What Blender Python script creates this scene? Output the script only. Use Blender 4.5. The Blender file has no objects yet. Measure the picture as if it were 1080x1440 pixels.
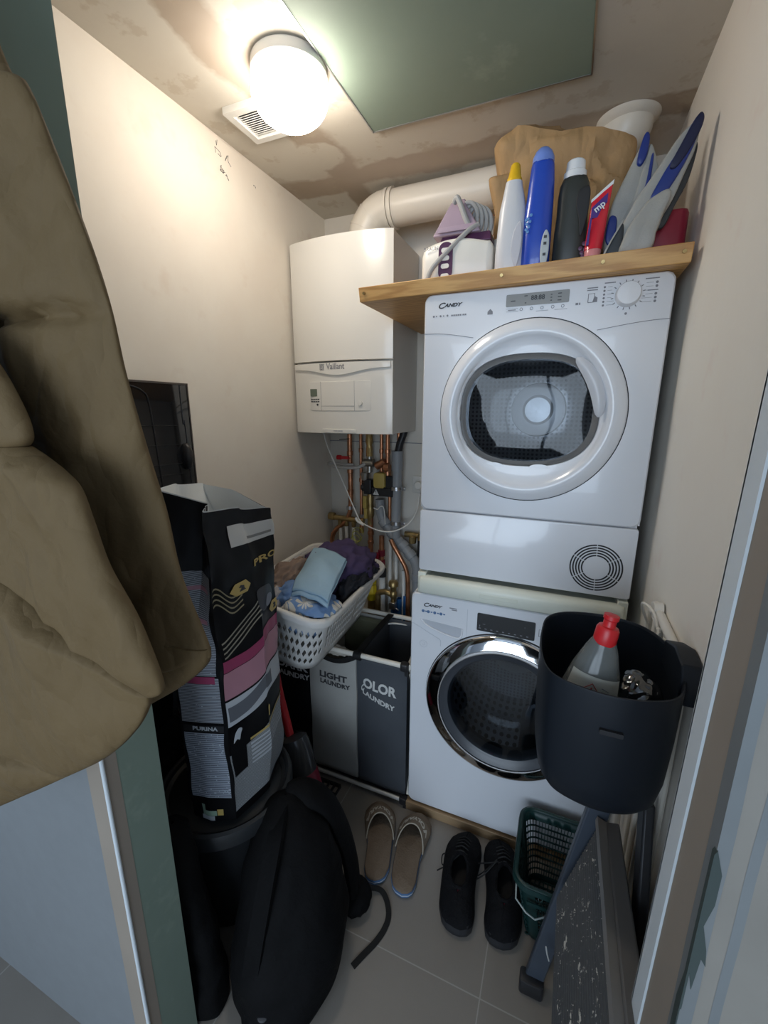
import bpy, bmesh, math, random
from mathutils import Vector, Matrix, noise, Euler
R=math.radians; PI=math.pi
scn=bpy.context.scene; COL=scn.collection
random.seed(4)
V=Vector
# ------------------------------------------------------------------ materials
def mat(name,col,rough=.5,metal=0,noise_amt=0,nscale=8,bump=0,bscale=60,trans=0,ior=1.45,alpha=1,coat=0,spec=.5,emit=None,es=0,sheen=0):
    m=bpy.data.materials.new(name); m.use_nodes=True; nt=m.node_tree; b=nt.nodes['Principled BSDF']
    b.inputs['Base Color'].default_value=(*col,1); b.inputs['Roughness'].default_value=rough
    b.inputs['Metallic'].default_value=metal; b.inputs['Transmission Weight'].default_value=trans
    b.inputs['IOR'].default_value=ior; b.inputs['Alpha'].default_value=alpha; b.inputs['Coat Weight'].default_value=coat
    b.inputs['Specular IOR Level'].default_value=spec; b.inputs['Sheen Weight'].default_value=sheen
    if emit: b.inputs['Emission Color'].default_value=(*emit,1); b.inputs['Emission Strength'].default_value=es
    if noise_amt or bump:
        tc=nt.nodes.new('ShaderNodeTexCoord')
    if noise_amt:
        n=nt.nodes.new('ShaderNodeTexNoise'); n.inputs['Scale'].default_value=nscale; n.inputs['Detail'].default_value=5
        nt.links.new(tc.outputs['Object'],n.inputs['Vector'])
        r=nt.nodes.new('ShaderNodeValToRGB'); a=noise_amt
        r.color_ramp.elements[0].position=.3; r.color_ramp.elements[1].position=.7
        r.color_ramp.elements[0].color=(*[c*(1-a) for c in col],1); r.color_ramp.elements[1].color=(*[min(1,c*(1+a)) for c in col],1)
        nt.links.new(n.outputs['Fac'],r.inputs['Fac']); nt.links.new(r.outputs['Color'],b.inputs['Base Color'])
    if bump:
        n2=nt.nodes.new('ShaderNodeTexNoise'); n2.inputs['Scale'].default_value=bscale; n2.inputs['Detail'].default_value=4
        nt.links.new(tc.outputs['Object'],n2.inputs['Vector'])
        bp=nt.nodes.new('ShaderNodeBump'); bp.inputs['Strength'].default_value=bump; bp.inputs['Distance'].default_value=.01
        nt.links.new(n2.outputs['Fac'],bp.inputs['Height']); nt.links.new(bp.outputs['Normal'],b.inputs['Normal'])
    return m
class NT:
    """small helper for node trees"""
    def __init__(s,name,rough=.6,world=False,spec=.5):
        s.m=bpy.data.materials.new(name); s.m.use_nodes=True; s.t=s.m.node_tree; s.b=s.t.nodes['Principled BSDF']
        s.b.inputs['Roughness'].default_value=rough
        s.tc=s.t.nodes.new('ShaderNodeTexCoord'); s.obj=s.tc.outputs['Object']; s.b.inputs['Specular IOR Level'].default_value=spec
        if world: s.obj=s.t.nodes.new('ShaderNodeNewGeometry').outputs['Position']
    def n(s,typ,**k):
        x=s.t.nodes.new('ShaderNode'+typ)
        for a,v in k.items():
            if hasattr(x,a): setattr(x,a,v)
        return x
    def l(s,a,b): s.t.links.new(a,b)
    def val(s,sock,v):
        if hasattr(v,'links') or isinstance(v,bpy.types.NodeSocket): s.l(v,sock)
        else: sock.default_value=v
    def math(s,op,a,b=0,c=0,clamp=False):
        x=s.n('Math'); x.operation=op; x.use_clamp=clamp
        s.val(x.inputs[0],a); s.val(x.inputs[1],b); s.val(x.inputs[2],c); return x.outputs[0]
    def noise(s,scale,detail=4,rough=.5,vec=None,off=0):
        x=s.n('TexNoise'); x.inputs['Scale'].default_value=scale; x.inputs['Detail'].default_value=detail; x.inputs['Roughness'].default_value=rough
        v=vec or s.obj
        if off:
            mp=s.n('Mapping'); s.l(v,mp.inputs['Vector']); mp.inputs['Location'].default_value=(off,off*2,off*3); v=mp.outputs[0]
        s.l(v,x.inputs['Vector']); return x.outputs['Fac']
    def sep(s,vec=None):
        x=s.n('SeparateXYZ'); s.l(vec or s.obj,x.inputs[0]); return x.outputs
    def step(s,v,e,w=.004):   # 0 below e, 1 above e, soft width w
        x=s.n('MapRange'); x.clamp=True; s.val(x.inputs['Value'],v)
        x.inputs['From Min'].default_value=e-w; x.inputs['From Max'].default_value=e+w; return x.outputs[0]
    def band(s,v,a,b,w=.004): return s.math('MULTIPLY',s.step(v,a,w),s.math('SUBTRACT',1,s.step(v,b,w)))
    def mix(s,f,a,b):
        x=s.n('Mix'); x.data_type='RGBA'; s.val(x.inputs[0],f)
        for i,c in ((6,a),(7,b)):
            if isinstance(c,tuple): x.inputs[i].default_value=(*c,1)
            else: s.l(c,x.inputs[i])
        return x.outputs[2]
    def color(s,c): s.l(c,s.b.inputs['Base Color'])
    def bump(s,h,strength=.3,dist=.005):
        x=s.n('Bump'); x.inputs['Strength'].default_value=strength; x.inputs['Distance'].default_value=dist
        s.l(h,x.inputs['Height']); s.l(x.outputs[0],s.b.inputs['Normal'])

def m_plaster(name,base,stain,pale):
    k=NT(name,.75)
    a=k.noise(2.2,5,.6); b=k.noise(7,4,.6,off=3); c=k.noise(1.1,3,.5,off=7)
    col=k.mix(k.step(a,.52,.12),base,pale); col=k.mix(k.math('MULTIPLY',k.step(b,.66,.06),.35),col,stain)
    col=k.mix(k.math('MULTIPLY',k.step(c,.6,.1),.3),col,stain)
    k.color(col); k.bump(k.noise(35,5),.12,.004); return k.m
M={}
M['wall_l']=m_plaster('plaster_left',(.80,.735,.645),(.70,.58,.48),(.84,.79,.70))
M['wall_r']=m_plaster('plaster_right',(.86,.81,.73),(.80,.66,.60),(.88,.84,.76))
M['wall_b']=m_plaster('plaster_back',(.72,.67,.59),(.6,.53,.43),(.76,.72,.65))
M['hall']=mat('hall_plaster',(.55,.58,.62),.7,noise_amt=.05)
def m_ceiling():
    k=NT('ceiling_plasterboard',.8,True); x,y,z=k.sep()
    n=k.noise(3.5,5,.6); d=k.math('MULTIPLY',k.math('SUBTRACT',n,.5),.16)
    xx=k.math('ADD',x,d); yy=k.math('ADD',y,d)
    board=(.38,.305,.225); fill=(.60,.56,.485); pink=(.47,.40,.335)
    col=k.mix(k.step(k.noise(2.3,4,off=2),.5,.15),board,pink)
    f1=k.math('SUBTRACT',1,k.step(xx,-.885,.008))
    f2=k.step(xx,-.77,.012)
    f=k.math('MAXIMUM',f1,f2)
    patch=k.n('VectorMath'); patch.operation='DISTANCE'; k.l(k.obj,patch.inputs[0]); patch.inputs[1].default_value=(-.86,1.45,2.31)
    f=k.math('MAXIMUM',f,k.math('SUBTRACT',1,k.step(k.math('ADD',patch.outputs['Value'],d),.075,.006)))
    far=k.band(yy,1.56,1.68,.008)
    f=k.math('MULTIPLY',f,k.math('SUBTRACT',1,far))
    f=k.math('MULTIPLY',f,k.math('ADD',.75,k.math('MULTIPLY',k.noise(6,5,.7,off=5),.5)),clamp=True)
    col=k.mix(f,col,fill)
    pat=k.math('MULTIPLY',k.step(k.noise(7,5,.65,off=11),.58,.02),.5)
    col=k.mix(pat,col,(.47,.40,.31))
    k.color(col); k.bump(k.noise(20,5),.15,.004); return k.m
M['ceil']=m_ceiling()
def m_floor():
    k=NT('grey_floor_tiles',.42,True); x,y,z=k.sep()
    fx=k.math('ABSOLUTE',k.math('SUBTRACT',k.math('MODULO',k.math('ADD',x,6.07+.3),.6),.3))
    fy=k.math('ABSOLUTE',k.math('SUBTRACT',k.math('MODULO',k.math('ADD',y,6-.215+.0-.3+.3+.0),.6),.3))
    # joint where modulo position is .3 away from the tile centre
    jx=k.math('LESS_THAN',fx,.0016); jy=k.math('GREATER_THAN',fy,.2984)
    j=k.math('MAXIMUM',jx,jy)
    n=k.noise(5,6,.6); g=k.noise(220,2,.7,off=3)
    col=k.mix(n,(.225,.198,.168),(.28,.25,.215)); col=k.mix(k.math('MULTIPLY',g,.3),col,(.19,.168,.145))
    col=k.mix(j,col,(.36,.335,.295))
    k.color(col); k.bump(k.math('SUBTRACT',1,j),.3,.002); return k.m
M['floor']=m_floor()
def m_green(name,dark=False):
    k=NT(name,.7); c1=(.19,.245,.195); c2=(.225,.285,.23)
    col=k.mix(k.noise(6,6,.6),c1,c2); col=k.mix(k.math('MULTIPLY',k.step(k.noise(3,6,.7,off=4),.62,.05),.4),col,(.36,.42,.34))
    k.color(col); return k.m
M['green']=m_green('green_plasterboard')
def m_wood(name,a,b,axis='X',scale=1.0,rough=.5):
    k=NT(name,rough); mp=k.n('Mapping'); k.l(k.obj,mp.inputs['Vector'])
    mp.inputs['Scale'].default_value={'X':(1.2,9,16),'Y':(9,1.2,16)}[axis]
    w=k.n('TexWave'); w.wave_type='BANDS'; w.bands_direction='Y' if axis=='X' else 'X'; w.inputs['Scale'].default_value=1.4*scale
    w.inputs['Distortion'].default_value=9; w.inputs['Detail'].default_value=3; w.inputs['Detail Scale'].default_value=1.3
    k.l(mp.outputs[0],w.inputs['Vector'])
    n=k.noise(30,5,.6,vec=mp.outputs[0])
    f=k.math('ADD',k.math('MULTIPLY',w.outputs['Fac'],.6),k.math('MULTIPLY',n,.4))
    k.color(k.mix(f,a,b)); k.bump(f,.15,.002); return k.m
M['pine']=m_wood('pine_board',(.42,.20,.06),(.72,.43,.16),scale=1.6)
M['plinth']=m_wood('old_pine',(.25,.15,.075),(.40,.27,.15))
M['white']=mat('white_enamel',(.74,.75,.78),.22,coat=.3)
M['boiler']=mat('boiler_white',(.76,.74,.69),.25,coat=.2)
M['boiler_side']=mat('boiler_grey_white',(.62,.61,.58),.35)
M['kit']=mat('cream_plastic',(.74,.76,.66),.35)
M['dark_ink']=mat('dark_print',(.04,.04,.045),.5)
M['grey_ink']=mat('grey_print',(.22,.22,.24),.5)
M['blue_ink']=mat('blue_print',(.10,.18,.33),.5)
M['gap']=mat('dark_gap',(.015,.015,.017),.6)
M['greydisp']=mat('grey_display',(.27,.27,.26),.25)
M['blackgloss']=mat('black_gloss',(.008,.009,.011),.06,coat=.5)
M['chrome']=mat('chrome',(.75,.75,.76),.07,metal=1)
M['steel']=mat('brushed_steel',(.55,.55,.56),.3,metal=1)
M['bezel']=mat('dark_grey_plastic',(.06,.065,.075),.3)
M['rubber']=mat('grey_rubber',(.16,.17,.18),.6)
def m_drum(name,base,dot,sc,rough=.35,metal=.7):
    k=NT(name,rough); k.b.inputs['Metallic'].default_value=metal
    tc=k.tc.outputs['UV']; mp=k.n('Mapping'); k.l(tc,mp.inputs['Vector']); mp.inputs['Scale'].default_value=sc
    x,y,z=k.sep(mp.outputs[0])
    a=k.math('SUBTRACT',k.math('FRACT',x),.5); b=k.math('SUBTRACT',k.math('FRACT',y),.5)
    d=k.math('SQRT',k.math('ADD',k.math('MULTIPLY',a,a),k.math('MULTIPLY',b,b)))
    f=k.math('LESS_THAN',d,.3); k.color(k.mix(f,base,dot)); return k.m
M['drum']=m_drum('drum_steel',(.62,.63,.65),(.02,.02,.02),(60,22,1))
M['drum_back']=m_drum('drum_back_steel',(.42,.43,.45),(.10,.10,.105),(34,34,1))
def m_glass(name,tint,alpha,rough=.03):
    """thin see-through pane: clear body with a mirror skin"""
    m=bpy.data.materials.new(name); m.use_nodes=True; t=m.node_tree; t.nodes.clear()
    o=t.nodes.new('ShaderNodeOutputMaterial'); g=t.nodes.new('ShaderNodeBsdfGlossy'); g.inputs['Roughness'].default_value=rough
    tr=t.nodes.new('ShaderNodeBsdfTransparent'); tr.inputs['Color'].default_value=(*tint,1)
    fr=t.nodes.new('ShaderNodeLayerWeight'); fr.inputs['Blend'].default_value=.5
    pw=t.nodes.new('ShaderNodeMath'); pw.operation='POWER'; pw.inputs[1].default_value=4; t.links.new(fr.outputs['Facing'],pw.inputs[0])
    ad=t.nodes.new('ShaderNodeMath'); ad.operation='MULTIPLY_ADD'; ad.inputs[1].default_value=.6; ad.inputs[2].default_value=alpha+.03; t.links.new(pw.outputs[0],ad.inputs[0])
    mx=t.nodes.new('ShaderNodeMixShader'); t.links.new(ad.outputs[0],mx.inputs[0]); t.links.new(tr.outputs[0],mx.inputs[1]); t.links.new(g.outputs[0],mx.inputs[2])
    t.links.new(mx.outputs[0],o.inputs[0]); return m
M['dglass']=m_glass('dryer_glass',(.70,.72,.74),.0)
M['wglass']=m_glass('washer_glass',(.42,.45,.48),.03)
M['clearplastic']=m_glass('clear_plastic',(.80,.83,.84),.05,.08)
M['smoke']=m_glass('smoked_plastic',(.16,.16,.17),.05,.15)
M['lilac']=mat('lilac_clear_plastic',(.42,.32,.40),.25,alpha=.8)
M['copper']=mat('copper',(.52,.24,.13),.32,metal=.85,noise_amt=.35,nscale=25)
M['brass']=mat('brass',(.42,.30,.13),.38,metal=.85,noise_amt=.3,nscale=30)
M['pvc']=mat('grey_pvc',(.27,.285,.30),.45)
M['whiteplastic']=mat('white_plastic',(.72,.71,.67),.4)
M['flue']=mat('flue_white',(.66,.61,.53),.35)
M['black']=mat('black_plastic',(.02,.02,.022),.4)
M['yellow']=mat('yellow_paint',(.72,.55,.03),.45)
M['ochre']=mat('ochre_plastic',(.42,.31,.08),.5)
M['red']=mat('red_plastic',(.55,.02,.025),.35)
M['darkred']=mat('dark_red_plastic',(.22,.01,.03),.4)
M['bluepipe']=mat('blue_sleeve',(.02,.11,.30),.45)
M['yellowgreen']=mat('yellow_green_wire',(.50,.50,.10),.5)
M['grating']=mat('matt_black_plastic',(.018,.018,.02),.55)
M['beige']=mat('filler_tan',(.30,.25,.20),.8,noise_amt=.06,nscale=4)
M['bead']=mat('white_bead',(.66,.70,.72),.6)
M['bluefill']=mat('grey_blue_filler',(.18,.19,.19),.8,noise_amt=.1,nscale=6)
M['tanwall']=mat('tan_plaster',(.235,.215,.185),.8,noise_amt=.08,nscale=8)
M['bluewall']=mat('painted_wall',(.215,.225,.23),.7,noise_amt=.03,nscale=30)
M['lamp']=mat('lit_globe',(.9,.85,.75),.3,emit=(1,.91,.80),es=22)
M['basketw']=mat('white_basket',(.70,.685,.65),.4)
def m_cloth(name,c1,c2,sc=4,rough=.9,bump=.25,bs=14,sheen=.0):
    k=NT(name,rough,False,.12 if max(c1)<.03 else .4); k.b.inputs['Sheen Weight'].default_value=sheen
    k.color(k.mix(k.step(k.noise(sc,5,.6),.5,.2),c1,c2)); k.bump(k.math('ADD',k.noise(bs,5,.6,off=3),k.math('MULTIPLY',k.noise(300,2),.15)),bump,.01); return k.m
M['purple']=m_cloth('purple_cotton',(.045,.03,.085),(.075,.055,.13))
M['towel']=m_cloth('light_blue_microfibre',(.27,.43,.57),(.35,.51,.64))
M['darkcloth']=m_cloth('charcoal_knit',(.015,.016,.022),(.035,.037,.045))
M['brown']=m_cloth('brown_cotton',(.20,.14,.11),(.28,.21,.17))
M['greycloth']=m_cloth('grey_cotton',(.30,.30,.33),(.4,.4,.42))
def m_creased(name,c1,c2,rough,scale,strength,dist):
    k=NT(name,rough,False,.35); mp=k.n('Mapping'); k.l(k.obj,mp.inputs['Vector']); mp.inputs['Scale'].default_value=(1.6,1,.8); mp.inputs['Rotation'].default_value=(.3,.5,.2)
    a=k.noise(scale,2,.45,vec=mp.outputs[0]); b_=k.noise(scale*2.3,2,.45,vec=mp.outputs[0],off=4)
    rid=k.math('ADD',k.math('ABSOLUTE',k.math('SUBTRACT',a,.5)),k.math('MULTIPLY',k.math('ABSOLUTE',k.math('SUBTRACT',b_,.5)),.45))
    k.color(k.mix(k.step(k.noise(3,5,.6),.5,.2),c1,c2)); k.bump(k.math('ADD',rid,k.math('MULTIPLY',k.noise(220,2),.02)),strength,dist); return k.m
M['coat']=m_creased('khaki_shell',(.130,.083,.034),(.158,.103,.045),.75,7,.55,.05)
M['backpack']=m_cloth('black_nylon',(.003,.003,.0033),(.0055,.0055,.006),6,.75,.3,40)
M['strapm']=mat('black_webbing',(.005,.005,.005),.7)
M['shoe']=m_cloth('black_mesh',(.004,.004,.005),(.009,.009,.010),20,.85,.5,120)
M['pink']=mat('pink_lining',(.22,.02,.07),.8)
M['slipper']=m_cloth('taupe_felt',(.15,.108,.072),(.19,.14,.098),18,.95,.3,150)
M['slipper_band']=m_cloth('taupe_canvas',(.20,.155,.11),(.235,.185,.135),18,.9,.3,150)
M['slipblue']=mat('blue_foam',(.06,.13,.26),.6)
M['piping']=mat('pale_piping',(.38,.34,.27),.7)
M['cream_ink']=mat('cream_embroidery',(.58,.54,.46),.7)
M['hamp_dark']=m_cloth('black_polyester',(.003,.003,.0035),(.006,.006,.007),5,.85,.1)
M['hamp_light']=m_cloth('pale_grey_polyester',(.34,.335,.31),(.40,.395,.37),5,.8,.15,6)
M['hamp_color']=m_cloth('slate_polyester',(.052,.058,.068),(.068,.075,.086),5,.7,.15,6)
M['olive']=m_cloth('olive_lining',(.11,.11,.065),(.15,.15,.095),6,.8,.4,20)
M['whitetube']=mat('white_lacquered_tube',(.72,.68,.60),.3)
M['greenplastic']=mat('dark_green_plastic',(.008,.035,.033),.4)
M['bin']=mat('anthracite_plastic',(.007,.010,.015),.5,spec=.35)
M['barrel']=mat('grey_barrel_plastic',(.022,.024,.026),.4)
M['ladderblue']=mat('slate_ladder_metal',(.07,.085,.11),.4,metal=.2)
M['laddergrey']=mat('grey_ladder_plastic',(.12,.115,.11),.6)
def m_tread():
    k=NT('ribbed_tread_splashed',.6); x,y,z=k.sep()
    rib=k.math('SINE',k.math('MULTIPLY',x,1)); n=k.noise(60,5,.7)
    mp=k.n('Mapping'); k.l(k.tc.outputs['UV'],mp.inputs['Vector']); mp.inputs['Scale'].default_value=(11,9,1)
    v=k.noise(1.0,4,.65,vec=mp.outputs[0]); mp2=k.n('Mapping'); k.l(k.tc.outputs['UV'],mp2.inputs['Vector']); mp2.inputs['Scale'].default_value=(40,45,1)
    v2=k.noise(1.0,3,.6,vec=mp2.outputs[0])
    spl=k.math('MAXIMUM',k.step(v,.635,.01),k.math('MULTIPLY',k.step(v2,.64,.015),k.step(v,.50,.04)))
    col=k.mix(n,(.055,.06,.065),(.105,.11,.115)); col=k.mix(spl,col,(.6,.58,.52))
    k.color(col); return k.m
M['tread']=m_tread()
M['paper']=m_creased('brown_kraft_paper',(.33,.20,.09),(.40,.25,.12),.7,6,.5,.05)
M['bag_blue']=mat('blue_bag_print',(.015,.035,.20),.35)
M['bag_grey']=m_cloth('grey_woven_bag',(.32,.32,.30),(.38,.38,.36),8,.45,.3,12)
M['bag_dark']=mat('dark_bag_print',(.03,.035,.04),.35)
M['bottlewhite']=mat('pearl_white_plastic',(.60,.60,.62),.3)
M['bottleblue']=mat('blue_bottle_plastic',(.02,.065,.42),.25,coat=.3)
M['labelblue']=mat('light_blue_print',(.10,.25,.55),.3)
M['bottleblack']=mat('charcoal_bottle',(.035,.038,.035),.35)
M['capyellow']=mat('yellow_cap',(.75,.45,.02),.35)
M['capblue']=mat('pale_blue_cap',(.16,.25,.62),.3)
M['capwhite']=mat('white_cap',(.72,.74,.76),.35)
M['tubered']=mat('red_tube_foil',(.62,.02,.04),.22,coat=.4)
M['tubepurple']=mat('purple_print',(.07,.03,.20),.25)
M['aubergine']=mat('aubergine_plastic',(.085,.03,.075),.3)
M['ivory']=mat('ivory_plastic',(.75,.72,.66),.3)
M['greycord']=mat('grey_cord',(.36,.35,.34),.5)
M['bagblack']=mat('black_bag_film',(.005,.005,.006),.4,spec=.25)
M['bagwhite']=mat('white_bag_inner',(.88,.91,.91),.55)
M['bagpink']=mat('pink_print',(.45,.22,.27),.4)
M['bagmag']=mat('magenta_print',(.32,.05,.12),.4)
M['bagpale']=mat('pale_print',(.50,.53,.56),.45)
M['gold']=mat('gold_print',(.52,.38,.12),.4)
M['tgrey']=mat('grey_text_print',(.13,.14,.16),.5)
M['labelw']=mat('label_white',(.60,.60,.58),.5)
M['greenlabel']=mat('mint_print',(.30,.42,.32),.5)
M['barkoil']=mat('dark_oil_plastic',(.06,.062,.065),.18)
# ------------------------------------------------------------------ mesh helpers
ORG={}
def finish(o,smooth=True,ang=35):
    me=o.data
    if smooth:
        me.shade_smooth()
        try: me.set_sharp_from_angle(angle=R(ang))
        except Exception: pass
def obj(name,bm,m,parent=None,smooth=True,ang=35,bevel=0,seg=2,solid=0,recalc=True):
    """bm is a bmesh in world coordinates; becomes one object"""
    if recalc: bmesh.ops.recalc_face_normals(bm,faces=bm.faces)
    vs=[v.co for v in bm.verts]
    if parent is None:
        lo=V((min(v.x for v in vs),min(v.y for v in vs),min(v.z for v in vs))); hi=V((max(v.x for v in vs),max(v.y for v in vs),max(v.z for v in vs)))
        org=V(((lo.x+hi.x)/2,(lo.y+hi.y)/2,lo.z))
    else: org=ORG[parent.name]
    me=bpy.data.meshes.new(name)
    if parent is None or True:
        for v in bm.verts: v.co-=org
    bm.to_mesh(me); bm.free()
    o=bpy.data.objects.new(name,me); COL.objects.link(o)
    for mm in (m if isinstance(m,(list,tuple)) else [m]): me.materials.append(mm)
    if parent is None: o.location=org
    else: o.parent=parent
    ORG[o.name]=org.copy()
    finish(o,smooth,ang)
    if bevel:
        b=o.modifiers.new('Bevel','BEVEL'); b.width=bevel; b.segments=seg; b.limit_method='ANGLE'; b.angle_limit=R(40); b.harden_normals=False
    if solid:
        s=o.modifiers.new('Solidify','SOLIDIFY'); s.thickness=solid; s.offset=0
    return o
def thing(name,label,cat,loc,group=None):
    o=bpy.data.objects.new(name,None); COL.objects.link(o); o.location=loc; o.empty_display_size=.05
    ORG[o.name]=V(loc); o['label']=label; o['category']=cat
    if group: o['group']=group
    return o
def tag(o,label,cat,group=None,kind=None):
    o['label']=label; o['category']=cat
    if group: o['group']=group
    if kind: o['kind']=kind
    return o
def struct(name,bm,m,label=None,parent=None,**k):
    o=obj(name,bm,m,parent,**k)
    if parent is None: o['kind']='structure'; o['label']=label or name.replace('_',' '); o['category']=name.split('_')[0]
    return o
BM=bmesh.new
def tf(bm,start,T):
    if T is not None:
        bm.verts.ensure_lookup_table()
        for v in bm.verts[start:]: v.co=T@v.co
def box(bm,x0,x1,y0,y1,z0,z1,T=None,mi=0):
    n=len(bm.verts)
    c=[bm.verts.new((x,y,z)) for z in (z0,z1) for y in (y0,y1) for x in (x0,x1)]
    for f in ((0,2,3,1),(4,5,7,6),(0,1,5,4),(2,6,7,3),(0,4,6,2),(1,3,7,5)):
        bm.faces.new([c[i] for i in f]).material_index=mi
    tf(bm,n,T); return bm
def loft(bm,rings,closed=True,cap0=True,cap1=True,T=None,mi=0,uv=False):
    n=len(bm.verts); rv=[[bm.verts.new(p) for p in r] for r in rings]; m=len(rings[0])
    lay=bm.loops.layers.uv.verify() if uv else None
    for i in range(len(rv)-1):
        for j in range(m if closed else m-1):
            a=j; b=(j+1)%m
            f=bm.faces.new((rv[i][a],rv[i][b],rv[i+1][b],rv[i+1][a])); f.material_index=mi
            if uv:
                L=len(rv)-1
                for lp,(uu,vv) in zip(f.loops,((j/m,i/L),((j+1)/m,i/L),((j+1)/m,(i+1)/L),(j/m,(i+1)/L))): lp[lay].uv=(uu,vv)
    if closed and cap0 and len(rings[0])>2: bm.faces.new(list(reversed(rv[0]))).material_index=mi
    if closed and cap1: bm.faces.new(rv[-1]).material_index=mi
    tf(bm,n,T); return rv
def lathe(bm,prof,seg=48,T=None,cap0=False,cap1=False,uv=False,sx=1,sy=1,mi=0):
    rings=[[V((max(r,1e-5)*math.cos(2*PI*i/seg)*sx,max(r,1e-5)*math.sin(2*PI*i/seg)*sy,z)) for i in range(seg)] for r,z in prof]
    return loft(bm,rings,True,cap0,cap1,T,mi,uv)
def catmull(pts,n=8):
    P=[V(p) for p in pts]
    if len(P)<3: return P
    P=[2*P[0]-P[1]]+P+[2*P[-1]-P[-2]]; out=[]
    for i in range(1,len(P)-2):
        for k in range(n):
            t=k/n; a,b,c,d=P[i-1],P[i],P[i+1],P[i+2]
            out.append(.5*((2*b)+(c-a)*t+(2*a-5*b+4*c-d)*t*t+(3*b-a-3*c+d)*t*t*t))
    out.append(P[-2]); return out
def tube(bm,pts,r,seg=12,smooth=0,radii=None,cap=True,mi=0,flat=None,up=None):
    P=[V(p) for p in pts]
    if smooth: 
        if radii:
            n0=len(P); P2=catmull(P,smooth); radii=[radii[min(n0-1,int(i/smooth))]*(1-(i/smooth)%1)+radii[min(n0-1,int(i/smooth)+1)]*((i/smooth)%1) for i in range(len(P2))]; P=P2
        else: P=catmull(P,smooth)
    n=len(P); rings=[]
    t0=(P[1]-P[0]).normalized(); nrm=V(up) if up else (V((0,0,1)) if abs(t0.z)<.9 else V((1,0,0)))
    for i in range(n):
        t=(P[min(i+1,n-1)]-P[max(i-1,0)]).normalized()
        if up: nrm=V(up)
        nrm=(nrm-t*nrm.dot(t)).normalized(); b=t.cross(nrm)
        rr=radii[i] if radii else r
        if flat:   # flat=(halfwidth, halfthick): rectangular strap, up is thickness axis
            hw,ht=flat; q=rr if radii else 1
            rings.append([P[i]+b*hw*q+nrm*ht,P[i]-b*hw*q+nrm*ht,P[i]-b*hw*q-nrm*ht,P[i]+b*hw*q-nrm*ht])
        else: rings.append([P[i]+(nrm*math.cos(2*PI*k/seg)+b*math.sin(2*PI*k/seg))*rr for k in range(seg)])
    loft(bm,rings,True,cap,cap,None,mi)
def cyl(bm,p0,p1,r,seg=20,r1=None,mi=0):
    tube(bm,[p0,p1],r,seg,0,[r,r if r1 is None else r1],True,mi)
def rrect(hx,hy,r,n=6,cx=0,cy=0,z=0):
    out=[]
    for k,(sx,sy) in enumerate(((1,1),(-1,1),(-1,-1),(1,-1))):
        for i in range(n+1):
            a=PI/2*k+PI/2*i/n; out.append(V((cx+sx*(hx-r)+r*math.cos(a),cy+sy*(hy-r)+r*math.sin(a),z)))
    return out
def rbox(bm,x0,x1,y0,y1,z0,z1,r,axis='Z',n=5,rim=0,T=None,mi=0):
    """box with rounded vertical corners (about axis) and small rim fillet"""
    st=len(bm.verts)
    if axis=='Z': a0,a1,b0,b1,c0,c1=x0,x1,y0,y1,z0,z1; f=lambda u,v,w:V((u,v,w))
    elif axis=='Y': a0,a1,b0,b1,c0,c1=x0,x1,z0,z1,y0,y1; f=lambda u,v,w:V((u,w,v))
    else: a0,a1,b0,b1,c0,c1=y0,y1,z0,z1,x0,x1; f=lambda u,v,w:V((w,u,v))
    cx,cy=(a0+a1)/2,(b0+b1)/2; hx,hy=(a1-a0)/2,(b1-b0)/2
    lv=[(c0,0),(c1,0)] if not rim else [(c0,rim),(c0+rim*.3,rim*.3),(c0+rim,0),(c1-rim,0),(c1-rim*.3,rim*.3),(c1,rim)]
    rings=[[f(p.x,p.y,c) for p in rrect(hx-i,hy-i,max(r-i,.0005),n,cx,cy)] for c,i in lv]
    loft(bm,rings,True,True,True,None,mi); tf(bm,st,T)
def grid(bm,fn,nu,nv,closed_u=False,mi=0,uv=False):
    vs=[[bm.verts.new(fn(i/nu,j/nv)) for i in range(nu if closed_u else nu+1)] for j in range(nv+1)]
    lay=bm.loops.layers.uv.verify() if uv else None
    for j in range(nv):
        for i in range(nu):
            i2=(i+1)%nu if closed_u else i+1
            f=bm.faces.new((vs[j][i],vs[j][i2],vs[j+1][i2],vs[j+1][i])); f.material_index=mi
            if uv:
                for lp,(a,b) in zip(f.loops,((i,j),(i+1,j),(i+1,j+1),(i,j+1))): lp[lay].uv=(a/nu,b/nv)
    return vs
def prism(bm,pts,fn,d0,d1,mi=0):
    """pts 2D outline, fn(u,v,w)->point, extruded from w=d0 to d1"""
    a=[bm.verts.new(fn(p[0],p[1],d0)) for p in pts]; b=[bm.verts.new(fn(p[0],p[1],d1)) for p in pts]; n=len(pts)
    bm.faces.new(a).material_index=mi; bm.faces.new(list(reversed(b))).material_index=mi
    for i in range(n): bm.faces.new((a[i],b[i],b[(i+1)%n],a[(i+1)%n])).material_index=mi
def XZ(y=0): return lambda u,v,w:V((u,y+w,v))
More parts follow.
